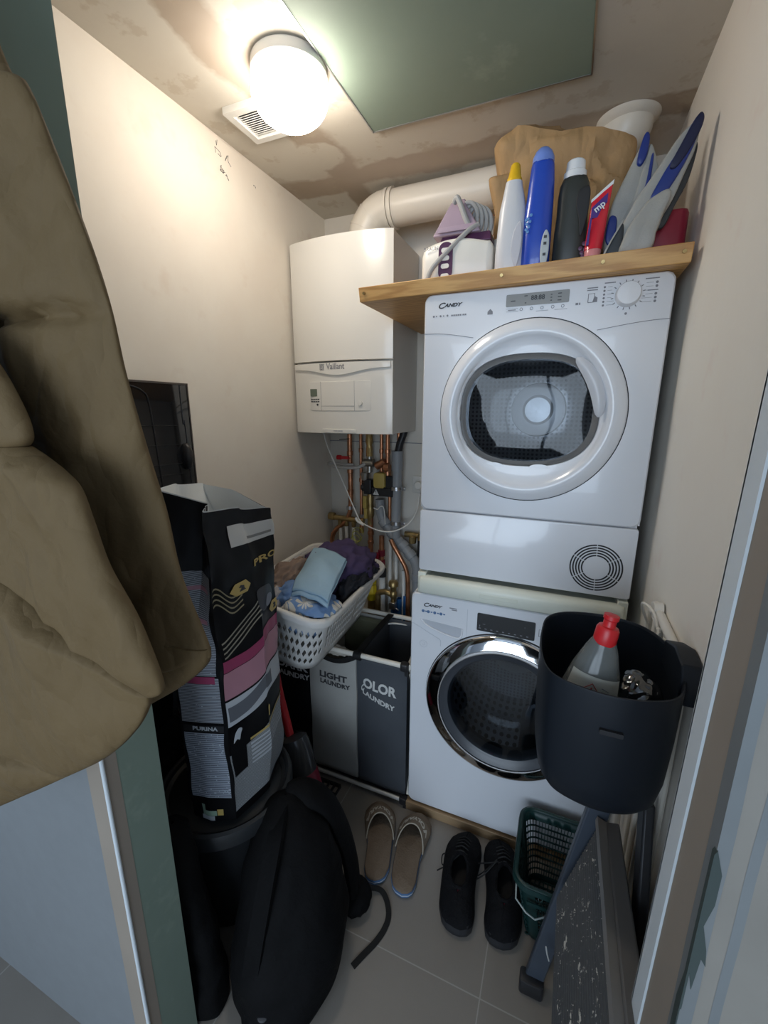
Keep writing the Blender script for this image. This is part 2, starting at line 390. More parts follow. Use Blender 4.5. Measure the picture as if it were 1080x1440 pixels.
def plate_hole(bm,x0,x1,z0,z1,yf,yb,cx,cz,r,corner=.02,seg=96):
    """rounded rectangular plate facing -Y with a round hole"""
    outer=[]
    base=rrect((x1-x0)/2,(z1-z0)/2,corner,6,(x0+x1)/2,(z0+z1)/2)
    # sample by angle from hole centre
    def hit(a):
        d=(math.cos(a),math.sin(a)); best=None
        for i in range(len(base)):
            p=base[i]; q=base[(i+1)%len(base)]; ex,ez=q.x-p.x,q.y-p.y; det=d[0]*(-ez)+d[1]*ex
            if abs(det)<1e-12: continue
            px,pz=p.x-cx,p.y-cz; t=(px*(-ez)+pz*ex)/det; s=(d[0]*pz-d[1]*px)/det
            if t>0 and -1e-6<=s<=1+1e-6 and (best is None or t>best): best=t
        return best
    angs=sorted(set([round(2*PI*i/seg,6) for i in range(seg)]+[round(math.atan2(p.y-cz,p.x-cx)%(2*PI),6) for p in base]))
    O=[(cx+math.cos(a)*hit(a),cz+math.sin(a)*hit(a)) for a in angs]; I=[(cx+math.cos(a)*r,cz+math.sin(a)*r) for a in angs]
    n=len(angs); c=.004
    def ring(pts,y,inset=0,towards=1):
        out=[]
        for (x,z) in pts:
            if inset:
                mx,mz=(x0+x1)/2,(z0+z1)/2; x2=x-inset*(1 if x>mx else -1)*(abs(x-mx)>(x1-x0)/2-.03); z2=z-inset*(1 if z>mz else -1)*(abs(z-mz)>(z1-z0)/2-.03); out.append(V((x2,y,z2)))
            else: out.append(V((x,y,z)))
        return out
    rings=[ring(O,yb),ring(O,yf+c),ring(O,yf,c*.8),[V((x,yf,z)) for x,z in I],[V((x,yb,z)) for x,z in I]]
    loft(bm,rings,True,False,False)
def text(name,s,size,T,m,parent,shear=0,extrude=.0004,align='CENTER',fn=None,bold=0,sx=1,spacing=1):
    cu=bpy.data.curves.new(name,'FONT'); cu.body=s; cu.size=size; cu.align_x=align; cu.align_y='CENTER'; cu.shear=shear; cu.extrude=extrude; cu.offset=bold; cu.resolution_u=3; cu.space_character=spacing
    to=bpy.data.objects.new('tmp',cu); me=bpy.data.meshes.new_from_object(to); bpy.data.objects.remove(to); 
    bm=BM(); bm.from_mesh(me); bpy.data.meshes.remove(me)
    if fn:
        bmesh.ops.subdivide_edges(bm,edges=[e for e in bm.edges if e.calc_length()>size*.25],cuts=2)
        for v in bm.verts: v.co=fn(v.co.x*sx,v.co.y,v.co.z)
    else:
        for v in bm.verts: v.co=T@V((v.co.x*sx,v.co.y,v.co.z))
    return obj(name,bm,m,parent,smooth=False)
def frame(o,xa,ya):
    """matrix with local x=xa, y=ya, z=xa x ya at origin o"""
    x=V(xa).normalized(); y=V(ya); y=(y-x*y.dot(x)).normalized(); z=x.cross(y)
    return Matrix(((x.x,y.x,z.x,o[0]),(x.y,y.y,z.y,o[1]),(x.z,y.z,z.z,o[2]),(0,0,0,1)))
def FACE(x,y,z): return frame((x,y,z),(1,0,0),(0,0,1))   # text facing -Y
def N(p,s=1,o=0): return noise.noise(V(p)*s+V((o,o*1.7,o*2.3)))
def ROTX(a): return Matrix.Rotation(a,4,'X')
TOY=ROTX(PI/2)  # maps local z to -y
def poly_fn(pts):
    """piecewise linear interpolation over a list of (t,value)"""
    def f(t):
        if t<=pts[0][0]: return pts[0][1]
        for (a,b),(c,d) in zip(pts,pts[1:]):
            if t<=c: return b+(d-b)*(t-a)/(c-a)
        return pts[-1][1]
    return f
def sm(t): t=max(0,min(1,t)); return t*t*(3-2*t)
# ================================================================== ROOM
ZC=2.31
b=BM(); box(b,-2.2,1.6,-2.8,1.93,-.06,0); struct('floor',b,M['floor'],'grey stone-look floor tiles with pale grout')
b=BM(); box(b,-1.15,.30,.385,1.93,ZC,ZC+.06); struct('ceiling',b,M['ceil'],'patchy plasterboard ceiling with filler strokes')
b=BM(); box(b,-1.14,-1.08,.49,1.93,0,ZC); wl=struct('wall_left',b,M['wall_l'],'cream plastered left wall with scribbles near the ceiling')
b=BM(); box(b,.24,.30,.49,1.93,0,ZC); wr=struct('wall_right',b,M['wall_r'],'cream plastered right wall beside the dryer')
b=BM(); box(b,-1.08,.24,1.88,1.93,0,ZC); wb=struct('wall_back',b,M['wall_b'],'cream back wall behind the boiler and pipes')
b=BM()
for z in (1.335,): box(b,-1.08,.24,1.878,1.881,z-.0015,z+.0015)
box(b,-.985,-.982,1.878,1.881,.2,1.335)
obj('board_joint',b,M['grey_ink'],wb)
# pencil marks on the left wall
b=BM(); random.seed(7)
def scr(c,w,h,n):
    p=[(-1.0795,c[0]+random.uniform(-w,w),c[1]+random.uniform(-h,h)) for _ in range(n)]
    tube(b,p,.0007,4,5)
scr((1.235,2.272),.02,.018,6); scr((1.27,2.262),.015,.015,5); scr((1.245,2.225),.014,.012,8); scr((1.225,2.288),.006,.02,3); scr((1.26,2.21),.01,.008,5); scr((1.40,2.24),.006,.008,5)
obj('pencil_scribble',b,M['dark_ink'],wl)
# stubs of the front partition with the doorway between them
b=BM(); box(b,-2.2,-.70,.385,.49,0,ZC); wf=struct('wall_front_left',b,M['bluewall'],'painted stub of the partition left of the doorway')
b=BM(); box(b,-.7005,-.698,.409,.491,0,ZC); obj('plasterboard_edge',b,M['green'],wf)
b=BM(); box(b,-.7005,-.6975,.386,.410,0,ZC); box(b,-.745,-.6975,.3835,.386,0,ZC); obj('filler_strip',b,M['beige'],wf)
b=BM(); tube(b,[(-.6978,.3838,0),(-.6978,.3838,ZC)],.0035,10); obj('corner_bead',b,M['bead'],wf)
FY_=lambda z:.546-.041*z      # far edge of the right-hand jamb, a little out of plumb
def jamb(bm,x0,x1,o0,o1,near=None):
    loft(bm,[[V((x0,near if near else FY_(z)+o0,z)),V((x1,near if near else FY_(z)+o0,z)),V((x1,FY_(z)+o1,z)),V((x0,FY_(z)+o1,z))] for z in (0,ZC)])
b=BM(); jamb(b,.162,.30,0,-.002,.392); box(b,.29,1.6,.392,.44,0,ZC); wfr=struct('wall_front_right',b,M['tanwall'],'unfinished stub of the partition right of the doorway')
b=BM(); jamb(b,.1597,.163,0,-.034,.41); obj('filler_strip',b,M['beige'],wfr)
b=BM(); jamb(b,.1570,.163,-.034,.002); jamb(b,.1570,.21,-.001,.003); obj('corner_bead',b,M['bead'],wfr)
b=BM()
def wav(u,v):
    z=v*ZC; w=.005*N((0,0,z),6); return V((.1588,.391+u*(.020+w),z))
grid(b,wav,1,60)
def wav2(u,v):
    z=v*ZC; w=.003*N((3,0,z),6); return V((.1588+u*(.010+w),.3908,z))
grid(b,wav2,1,60); obj('corner_filler',b,M['bluefill'],wfr)
b=BM()
def wav3(u,v):
    z=v*ZC; w=.003*N((5,2,z),7); return V((.183+.008*u+w,.3917,z))
grid(b,wav3,1,60); obj('joint_filler',b,M['bluefill'],wfr)
# chip in the corner exposing the board
b=BM()
chip=[(.150,1.095),(.1585,1.10),(.163,1.075),(.163,1.04),(.160,1.012),(.164,.985),(.1655,.965),(.1625,.972),(.161,.93),(.1585,.95),(.1585,.90),(.150,.90)]
prism(b,[(.157+(max(p[0],.1572)-.157)*1.5,p[1]) for p in chip],lambda u,v,w:V((u,.3895+w,v)),0,.006)
prism(b,[(.391,1.09),(.397,1.02),(.394,.96),(.402,.90),(.400,.70),(.391,.70)],lambda u,v,w:V((.1578+w,u,v)),0,.003)
obj('exposed_board',b,mat('chipped_green_grey',(.045,.06,.055),.7),wfr)
# hallway behind the camera
b=BM(); box(b,-2.26,-2.2,-2.8,.385,0,2.5); struct('wall_hall_left',b,M['hall'],'hallway side wall')
b=BM(); box(b,1.6,1.66,-2.8,.39,0,2.5); struct('wall_hall_right',b,M['hall'],'hallway side wall')
b=BM(); box(b,-2.2,1.6,-2.8,.385,2.5,2.56); struct('ceiling_hall',b,M['hall'],'hallway ceiling')
b=BM(); box(b,-2.2,1.6,.385,.49,ZC+.0,2.56); struct('wall_hall_front',b,M['hall'],'strip of wall over the doorway')
b=BM()
WX0,WX1,WZ0,WZ1=-1.55,1.25,.50,2.32
box(b,-2.2,WX0,-2.86,-2.8,0,2.5); box(b,WX1,1.6,-2.86,-2.8,0,2.5); box(b,WX0,WX1,-2.86,-2.8,0,WZ0); box(b,WX0,WX1,-2.86,-2.8,WZ1,2.5)
struct('wall_hall_back',b,M['hall'],'hallway end wall with a window')
b=BM()
for (a,c,d,e) in ((WX0,WX1,WZ0,WZ0+.06),(WX0,WX1,WZ1-.06,WZ1),(WX0,WX0+.06,WZ0,WZ1),(WX1-.06,WX1,WZ0,WZ1),((WX0+WX1)/2-.03,(WX0+WX1)/2+.03,WZ0,WZ1)): box(b,a,c,-2.85,-2.80,d,e)
struct('window_1',b,M['bezel'],'hallway window')
# ceiling hatch
th=thing('access_hatch','green plasterboard hatch panel with a thin metal edge in the ceiling','hatch',(-.32,1.05,ZC-.012))
b=BM(); box(b,-.618,-.022,.62,1.385,ZC-.011,ZC-.0005); obj('panel',b,M['green'],th)
b=BM(); 
for a in ((-.621,-.617,.62,1.388),(-.023,-.019,.62,1.388)): box(b,a[0],a[1],a[2],a[3],ZC-.0125,ZC-.0003)
box(b,-.621,-.019,1.384,1.388,ZC-.0125,ZC-.0003); obj('metal_edge',b,M['steel'],th)
# vent grille
t=thing('ceiling_vent','square white slatted vent grille set in the ceiling','vent',(-.905,1.215,ZC-.02))
b=BM(); X0,X1,Y0,Y1=-.975,-.835,1.14,1.29
for (a,c,d,e) in ((X0,X1,Y0,Y0+.02),(X0,X1,Y1-.02,Y1),(X0,X0+.02,Y0+.02,Y1-.02),(X1-.02,X1,Y0+.02,Y1-.02)): box(b,a,c,d,e,ZC-.018,ZC-.0002)
obj('frame',b,M['whiteplastic'],t)
b=BM(); box(b,X0+.02,X1-.02,Y0+.02,Y1-.02,ZC-.003,ZC); obj('backing',b,M['bezel'],t)
b=BM()
for i in range(13):
    y=Y0+.024+i*.0083; box(b,X0+.018,X1-.018,-.0032,.0032,-.0009,.0009,Matrix.Translation((0,y,ZC-.010))@ROTX(R(35)))
obj('slat_panel',b,M['whiteplastic'],t)
# ceiling lamp
t=thing('ceiling_lamp','round white opal ceiling lamp, switched on and glowing','lamp',(-.71,1.10,ZC-.16))
LC=V((-.712,1.085,0))
b=BM(); lathe(b,[(.0,ZC),(.088,ZC),(.092,ZC-.004),(.094,ZC-.026),(.090,ZC-.032),(.0,ZC-.032)],64,Matrix.Translation((LC.x,LC.y,0))); obj('base_ring',b,M['whiteplastic'],t)
b=BM(); pr_=[(.086,ZC-.030)]
for i in range(1,21):
    a=-PI*.14+ (PI*.5+PI*.14)*i/20; pr_.append((.0955*math.cos(a),ZC-.062-.070*math.sin(a)))
lathe(b,pr_,64,Matrix.Translation((LC.x,LC.y,0))); obj('globe',b,M['lamp'],t)
# ================================================================== BOILER
t=thing('gas_boiler','tall white wall-mounted gas boiler with a curved front, hung on the back wall','boiler',(-.845,1.72,1.39))
bx0,bx1,bz0,bz1=-1.066,-.626,1.388,2.112; YB=1.575
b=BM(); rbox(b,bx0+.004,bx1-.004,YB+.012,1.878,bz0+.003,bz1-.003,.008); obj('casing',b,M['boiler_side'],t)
def bulge(x): u=(x-(bx0+bx1)/2)/((bx1-bx0)/2); return YB-.030*(1-u*u)
def curved_panel(z0,z1,x0=bx0,x1=bx1,off=0,th=.014,zf=None,n=24):
    b=BM(); rings=[]
    for i in range(n+1):
        x=x0+(x1-x0)*i/n; y=bulge(x)-off
        za=z0(x) if callable(z0) else z0; zb=z1(x) if callable(z1) else z1
        e=.003 if i in(0,n) else 0
        rings.append([V((x,y+e,za+.002)),V((x,y+th,za)),V((x,y+th,zb)),V((x,y+e,zb-.002)),V((x,y+e*.5,zb-.005)),V((x,y+e*.5,za+.005))])
    loft(b,rings,True,True,True); return b
zs=1.668
obj('upper_cover',curved_panel(zs+.002,bz1),M['boiler'],t)
arc=lambda x: 1.622-.014*max(0,1-((x+.846)/.15)**2) 
obj('lower_cover',curved_panel(bz0,zs-.002),M['boiler'],t)
lip=curved_panel(lambda x:1.640-.026*math.exp(-((x+.846)/.11)**2),zs-.003,bx0+.006,bx1-.006,.007,.012); obj('grip_lip',lip,M['boiler'],t)
b=curved_panel(1.478,1.594,-.985,-.708,.0025,.006,n=16); pan=obj('control_flap',b,M['boiler'],t)
b=BM()
for x in (-.926,-.775):
    y=bulge(x)-.0032; box(b,x-.0005,x+.0005,y,y+.001,1.479,1.593)
for i in range(14):
    xa=-.926+.151*i/14; y=bulge(xa)-.0034; box(b,xa,xa+.0108,y,y+.001,1.497,1.498)
obj('flap_groove',b,M['grey_ink'],pan)
b=BM(); box(b,-.977,-.936,bulge(-.957)-.0040,bulge(-.957),1.536,1.565); obj('display',b,mat('lcd_green',(.14,.17,.13),.3),pan)
b=BM()
for r_ in range(2):
    for c_ in range(4): x=-.976+c_*.011; box(b,x,x+.008,bulge(x)-.0045,bulge(x),1.5225-r_*.009,1.5265-r_*.009)
cyl(b,(-.944,bulge(-.944)+.001,1.503),(-.944,bulge(-.944)-.005,1.503),.004,14)
obj('button_row',b,M['dark_ink'],pan)
b=BM(); cyl(b,(-.750,bulge(-.75)+.002,1.508),(-.750,bulge(-.75)-.009,1.508),.009,20); obj('knob',b,M['boiler'],pan,bevel=.001)
text('brand_lettering','Vaillant',.033,FACE(-.853,bulge(-.846)-.0075,1.648),M['grey_ink'],t,sx=.82,bold=.0004)
b=BM(); tube(b,[V((-.9145+.0085*x,bulge(-.914)-.0085,1.648+.011*z)) for x,z in ((-1,-1),(1,-1),(1,1),(-1,1),(-1,-1.05))],.0011,6)
tube(b,[V((-.9145+.006*math.cos(a),bulge(-.914)-.0085,1.648+.0095*math.sin(a))) for a in [2*PI*i/16 for i in range(17)]],.0008,6); cyl(b,(-.9145,bulge(-.914)-.008,1.643),(-.9145,bulge(-.914)-.008,1.653),.0015,6)
obj('brand_emblem',b,M['grey_ink'],t)
b=curved_panel(1.391,1.408,-.925,-.772,.004,.006,n=10); tr=obj('name_strip',b,M['boiler'],t)
b=BM()
for i in range(7): box(b,-.868+i*.006,-.868+i*.006+.004,bulge(-.85)-.0050,bulge(-.85),1.3985,1.4015)
obj('small_print',b,M['grey_ink'],tr)
# flue
t=thing('flue_pipe','white flue pipe with a ribbed elbow running under the ceiling above the boiler','pipe',(-.80,1.71,2.10))
FY=1.705; b=BM(); el=[(-.80,FY,2.1135)]
for i in range(0,9):
    a=PI/2*i/8; el.append((-.80+.10-.10*math.cos(a),FY,2.125+.10*math.sin(a)))
tube(b,el,.066,32); obj('elbow',b,M['flue'],t)
b=BM()
tube(b,[(-.69,FY,2.225),(-.3,FY,2.232),(-.05,FY-.02,2.24)],.062,32,6); obj('pipe_run',b,M['flue'],t)
b=BM()
for x in (-.70,-.682): tube(b,[(x,FY,2.2245),(x+.012,FY,2.2247)],.0695,32)
for a in (R(25),R(50)):
    c=V((-.80+.10-.10*math.cos(a),FY,2.125+.10*math.sin(a))); d=V((math.sin(a),0,math.cos(a))); tube(b,[c-d*.004,c+d*.004],.0678,32)
obj('collar',b,M['flue'],t)
b=BM(); tube(b,[(-.06,FY-.02,2.238),(.00,FY-.03,2.240),(.055,FY-.05,2.256),(.085,FY-.068,2.285),(.085,FY-.068,2.309)],.066,32,6); obj('elbow',b,M['flue'],t)
b=BM(); 
for c in ((-.05,FY-.022,2.239),(-.02,FY-.026,2.240),(.018,FY-.034,2.243)): tube(b,[c,(c[0]+.01,c[1],c[2]+.002)],.070,32)
lathe(b,[(.06,ZC-.02),(.070,ZC-.016),(.082,ZC-.004),(.084,ZC-.0005)],40,Matrix.Translation((.085,1.635,0))); obj('ceiling_flange',b,M['flue'],t)
for c in ((-.745,FY-.052,2.19),(-.02,FY-.08,2.21)):
    b=BM(); cyl(b,(c[0],c[1]-.004,c[2]),(c[0],c[1]+.02,c[2]),.004,10); obj('screw',b,M['steel'],t)
# ================================================================== APPLIANCES
def appliance_shell(t,x0,x1,z0,z1,yf,yb,cx,cz,r,m):
    b=BM(); plate_hole(b,x0,x1,z0,z1,yf,yf+.03,cx,cz,r,.022); obj('front_panel',b,m,t,ang=30)
    b=BM()
    for s in ((x0,x0+.004),(x1-.004,x1)): box(b,s[0],s[1],yf+.01,yb,z0+.004,z1-.012)
    box(b,x0,x1,yb-.01,yb,z0,z1-.004); box(b,x0+.006,x1-.006,yf+.012,yb,z1-.008,z1-.002); box(b,x0+.006,x1-.006,yf+.012,yb,z0,z0+.01)
    obj('cabinet',b,m,t)
def drum(t,cx,cz,r,y0,y1,opening,mback,paddles=3,ph=.3):
    b=BM(); T=Matrix.Translation((cx,0,cz))@TOY
    lathe(b,[(opening,-y0+.0),(r,-y0-.03),(r,-y1+.02),(r-.01,-y1)],72,T,uv=True)
    d=obj('drum',b,M['drum'],t)
    b=BM(); lathe(b,[(r,-y1+.001),(r*.66,-y1+.004),(r*.62,-y1+.012),(.10,-y1+.014),(.095,-y1+.035),(.05,-y1+.04),(.001,-y1+.04)],64,T)
    lay=b.loops.layers.uv.verify()
    for f in b.faces:
        for lp in f.loops: lp[lay].uv=((lp.vert.co.x-cx)/(2*r)+.5,(lp.vert.co.z-cz)/(2*r)+.5)
    obj('drum_back',b,mback,d)
    b=BM(); lathe(b,[(.10,-y1+.018),(.095,-y1+.040),(.055,-y1+.046),(.045,-y1+.060),(.0005,-y1+.064)],48,T); obj('drum_hub',b,M['steel'],d)
    b=BM()
    for k in range(paddles):
        a=2*PI*k/paddles+ph; rings=[]
        for i in range(9):
            s=i/8; y=y0+.05+(y1-y0-.1)*s; h=.045*math.sin(PI*min(max(s,.05),.95))**.5
            rings.append([V((cx+math.cos(a+da)*rr,y,cz+math.sin(a+da)*rr)) for da,rr in ((-.16,r-.002),(-.05,r-h),(.05,r-h),(.16,r-.002))])
        loft(b,rings)
    obj('paddle',b,M['steel'],d)
# --- tumble dryer
DX0,DX1,DZ0,DZ1,DY=-.406,.206,.966,1.800,1.268; dcx,dcz=-.103,1.474
t=thing('tumble_dryer','white tumble dryer with a round porthole door, stacked on the washing machine','tumble dryer',(-.10,1.55,.966))
appliance_shell(t,DX0,DX1,1.1765,DZ1,DY,1.84,dcx,dcz,.205,M['white'])
b=BM(); box(b,DX0+.004,DX1-.004,1.285,1.84,.968,1.18); obj('plinth_box',b,M['white'],t)
b=BM(); rbox(b,DX0,DX1,DY,DY+.03,.970,1.1728,.008,'Y',rim=.003); dr=obj('condenser_flap',b,M['white'],t)
b=BM(); lathe(b,[(.2505,-DY-.012),(.2505,-DY-.0006),(.2445,-DY+.0004),(.2445,-DY-.012)],96,Matrix.Translation((dcx,0,dcz))@TOY); obj('door_gap',b,M['gap'],t)
# door ring: outer band, raised crest, dish falling to the flattened window
b=BM(); T=None
def truncated(a,r,top,bot): 
    x,z=r*math.cos(a),r*math.sin(a)
    return x,z
def win(a):
    # window outline: circle .183 flattened at the top (+.148) and bottom (-.128)
    cc,sn=math.cos(a),math.sin(a); return .184*abs(cc)**.80*(1 if cc>0 else -1)-.002,(.157 if sn>0 else .146)*abs(sn)**.76*(1 if sn>0 else -1)
    x,z=.183*math.cos(a)-.002,.178*math.sin(a)
    k=lambda q,l: l*math.tanh(q/l*1.0)/math.tanh(1.25)
    zt=min(z,.146) if z>0 else max(z,-.136)
    return x,zt
S=120; rings=[]
for (rr,y) in ((.2435,DY-.001),(.242,DY-.012),(.238,DY-.018),(.232,DY-.022),(.222,DY-.030),(.212,DY-.034),(.205,DY-.033),(.198,DY-.028),(.193,DY-.020)):
    rings.append([V((dcx+rr*math.cos(2*PI*i/S),y,dcz+rr*math.sin(2*PI*i/S))) for i in range(S)])
for q,y,k in ((.55,DY-.016,1.012),(1,DY-.013,1.0),(1,DY+.004,.985)):
    ring=[]
    for i in range(S):
        a=2*PI*i/S; wx,wz=win(a); cx_,cz_=.193*math.cos(a),.193*math.sin(a)
        ring.append(V((dcx+(cx_+(wx-cx_)*q)*k,y,dcz+(cz_+(wz-cz_)*q)*k)))
    rings.append(ring)
loft(b,rings,True,False,False); door=obj('door',b,M['white'],t,ang=50)
b=BM(); rings=[]
for q,y in ((.99,DY-.006),(.96,DY-.010),(.90,DY-.011)):
    rings.append([V((dcx+win(2*PI*i/S)[0]*q,y,dcz+win(2*PI*i/S)[1]*q)) for i in range(S)])
rings.append([V((dcx+win(2*PI*i/S)[0]*.90,DY+.03,dcz+win(2*PI*i/S)[1]*.90)) for i in range(S)])
loft(b,rings,True,False,False); obj('window_rim',b,mat('smoky_rim',(.16,.155,.15),.15,coat=.5),door)
b=BM(); rings=[]
for q,y in ((.93,DY-.008),(.90,DY-.003),(.86,DY+.012),(.82,DY+.05),(.76,DY+.085),(.6,DY+.095),(.3,DY+.098),(.02,DY+.098)):
    rings.append([V((dcx+win(2*PI*i/S)[0]*q,y,dcz+win(2*PI*i/S)[1]*q)) for i in range(S)])
loft(b,rings,True,False,True); obj('window_bowl',b,M['dglass'],door,ang=60)
b=BM(); rings=[]
for i in range(S): pass
rings=[[V((dcx+win(2*PI*i/S)[0]*q,DY-.009-(.004 if q<.9 else 0)*(1),dcz+win(2*PI*i/S)[1]*q)) for i in range(S)] for q in (.965,.9,.7,.4,.02)]
loft(b,rings,True,False,True); obj('window_pane',b,M['dglass'],door,ang=60)
for s_ in (-.08,.045):
    b=BM(); prism(b,[(dcx+s_+.028*math.cos(a),dcz-.148+.010*math.sin(a)) for a in [PI*i/10 for i in range(11)]],XZ(DY-.0145),0,.004); obj('hinge_cap',b,M['white'],door)
b=BM()  # crescent handle recess at upper right
out=[(dcx+.194*math.cos(R(a)),dcz+.194*math.sin(R(a))) for a in range(-2,50,4)]+[(dcx+.160*math.cos(R(a)),dcz+.160*math.sin(R(a))) for a in range(50,-3,-4)]
def hnd(u,v):
    a=R(-3+54*u); q=math.sin(PI*min(max(u,.001),.999))**.35; r_=.1775+(v-.5)*.036*q; return V((dcx+r_*math.cos(a),DY-.022-.010*math.sin(PI*v)*q,dcz+r_*math.sin(a)))
grid(b,hnd,24,8); obj('door_handle',b,mat('handle_grey_white',(.60,.61,.64),.3),door)
drum(t,dcx,dcz+.01,.275,DY+.045,1.78,.215,M['drum_back'])
b=BM(); lathe(b,[(.207,-DY-.004),(.207,-DY-.045),(.222,-DY-.05)],64,Matrix.Translation((dcx,0,dcz))@TOY); obj('door_gasket',b,M['rubber'],t)
# control area
yp=DY-.0006
b=BM()
tube(b,[(DX0+.001,yp,1.697),(-.36,yp,1.695),(-.32,yp,1.690),(-.262,yp,1.679)],.0007,5,6)
tube(b,[(DX1-.001,yp,1.695),(.17,yp,1.694),(.12,yp,1.689),(.05,yp,1.679)],.0007,5,6)
obj('panel_seam',b,M['grey_ink'],t)
b=BM(); rbox(b,-.178,-.022,DY-.0018,DY+.001,1.7505,1.7805,.003,'Y'); dsp=obj('display',b,M['greydisp'],t)
text('display_digits','88:88',.0155,FACE(-.098,DY-.0022,1.7675),M['dark_ink'],dsp,bold=.0003)
b=BM()
for (x,z,w) in ((-.160,1.764,.012),(-.128,1.774,.008),(-.128,1.757,.004),(-.065,1.772,.004),(-.065,1.765,.004),(-.065,1.758,.004),(-.045,1.773,.009),(-.045,1.765,.009),(-.045,1.757,.009)): box(b,x-w/2,x+w/2,DY-.0022,DY-.001,z-.001,z+.001)
obj('display_print',b,M['dark_ink'],dsp)
def candy(T,h,parent):
    text('brand_lettering','C',h*1.55,T@Matrix.Translation((-h*1.95,-h*.06,0)),M['dark_ink'],parent,shear=.35,sx=1.25,bold=h*.035)
    text('brand_lettering','ANDY',h*.92,T@Matrix.Translation((h*.55,-h*.05,0)),M['dark_ink'],parent,shear=.35,sx=1.32,bold=h*.045)
candy(FACE(-.332,yp,1.7690),.0135,t)
b=BM()
for i,x in enumerate((-.378,-.370,-.358,-.349,-.338)): cyl(b,(x,yp+.0004,1.742),(x,yp-.0002,1.742),.0028 if i%2==0 else .0019,8)
for x in (-.327,-.321,-.315,-.309,-.303,-.295,-.289): box(b,x,x+.0045,yp-.0003,yp+.001,1.7395,1.7435)
prism(b,[(-.226,1.743),(-.219,1.750),(-.212,1.743),(-.212,1.736),(-.226,1.736)],XZ(yp-.0003),0,.001)
for i,x in enumerate((-.138,-.112,-.086,-.060,-.036)):
    tube(b,[(x+.0035*math.cos(a),yp,1.7425-i*0+.0035*math.sin(a)) for a in [2*PI*k/10 for k in range(11)]],.0006,4)
box(b,-.177,-.146,yp-.0003,yp+.001,1.7455,1.7460); box(b,-.177,-.146,yp-.0003,yp+.001,1.7385,1.7390); box(b,-.172,-.152,yp-.0003,yp+.001,1.7413,1.7432)
for x0_ in (-.100,-.055): box(b,x0_,x0_+.03,yp-.0003,yp+.001,1.7350,1.7356)
box(b,-.006,.0,yp-.0003,yp+.001,1.7415,1.7465); box(b,.002,.005,yp-.0003,yp+.001,1.7415,1.7465)
tube(b,[(.022,yp,1.745),(.022,yp,1.765),(.036,yp,1.765),(.036,yp,1.745),(.022,yp,1.745)],.0008,4); prism(b,[(.032,1.745),(.043,1.745),(.043,1.755),(.036,1.759)],XZ(yp-.0003),0,.001)
for z in (1.772,1.777): box(b,.018,.042,yp-.0003,yp+.001,z,z+.0022)
# dial legends
kx,kz=.1095,1.7555
for k in range(16):
    a=2*PI*k/16+.2; c=V((kx+.0345*math.cos(a),yp,kz+.0315*math.sin(a))); d=V((math.cos(a),0,math.sin(a)))*.0026; cyl(b,c-d,c+d,.0010,6)
for k in range(6):
    z=1.777-k*.0083
    box(b,.064,.074 if k<4 else .080,yp-.0002,yp+.001,z,z+.0005); cyl(b,(.057,yp+.0004,z),(.057,yp-.0002,z),.0026,8)
    box(b,.146 if k<4 else .139,.161,yp-.0002,yp+.001,z+.001,z+.0015); 
    if k not in(2,): cyl(b,(.168,yp+.0004,z+.001),(.168,yp-.0002,z+.001),.0030,8)
    else: box(b,.150,.172,yp-.0003,yp+.001,z,z+.002)
box(b,.056,.080,yp-.0003,yp+.001,1.7850,1.7872); box(b,.143,.172,yp-.0003,yp+.001,1.7860,1.7882); cyl(b,(kx,yp+.0004,1.713),(kx,yp-.0002,1.713),.003,8)
obj('panel_icons',b,M['grey_ink'],t)
b=BM(); T=Matrix.Translation((kx,0,kz))@TOY
lathe(b,[(.0285,-DY-.001),(.028,-DY+.003),(.0265,-DY+.006),(.0262,-DY+.019),(.0245,-DY+.0225),(.0001,-DY+.0235)],48,T); obj('program_dial',b,M['white'],t)
# vent rings on the flap
b=BM(); vx,vz=.1135,1.052
for r_ in (.036,.0435,.051,.0585,.066):
    for k in range(6):
        a0=R(60*k+32+ .10/r_*.6); a1=R(60*k+92-.10/r_*.6)
        n=10; pts=[(vx+(r_-.0019)*math.cos(a0+(a1-a0)*i/n),vz+(r_-.0019)*math.sin(a0+(a1-a0)*i/n)) for i in range(n+1)]+[(vx+(r_+.0019)*math.cos(a0+(a1-a0)*i/n),vz+(r_+.0019)*math.sin(a0+(a1-a0)*i/n)) for i in range(n,-1,-1)]
        prism(b,pts,XZ(DY-.0006),0,.001)
obj('vent_slots',b,M['gap'],dr)
# --- stacking frame
t=thing('stacking_frame','cream plastic stacking frame between the washing machine and the dryer','stacking frame',(-.105,1.5,.893))
b=BM(); prof=[(1.275,.900),(1.246,.899),(1.241,.906),(1.240,.935),(1.244,.947),(1.254,.953),(1.275,.954)]
rings=[]
for x,s in ((-.400,.0),(-.398,.5),(-.390,1),(.185,1),(.193,.5),(.195,0)):
    rings.append([V((x,1.262+(y-1.262)*(.6+.4*s),.927+(z-.927)*(.85+.15*s))) for y,z in prof])
loft(b,rings); obj('front_lip',b,M['kit'],t,ang=50)
for xa in (-.407,.178):
    b=BM(); box(b,xa,xa+.027,1.262,1.82,.892,.964); obj('side_rail',b,M['kit'],t,bevel=.003)
b=BM(); box(b,-.38,.178,1.275,1.82,.892,.945); obj('shelf_tray',b,M['kit'],t)
b=BM(); box(b,-.20,-.085,1.2395,1.242,.916,.930); obj('pull_recess',b,mat('cream_shade',(.68,.70,.60),.35),t,bevel=.001)
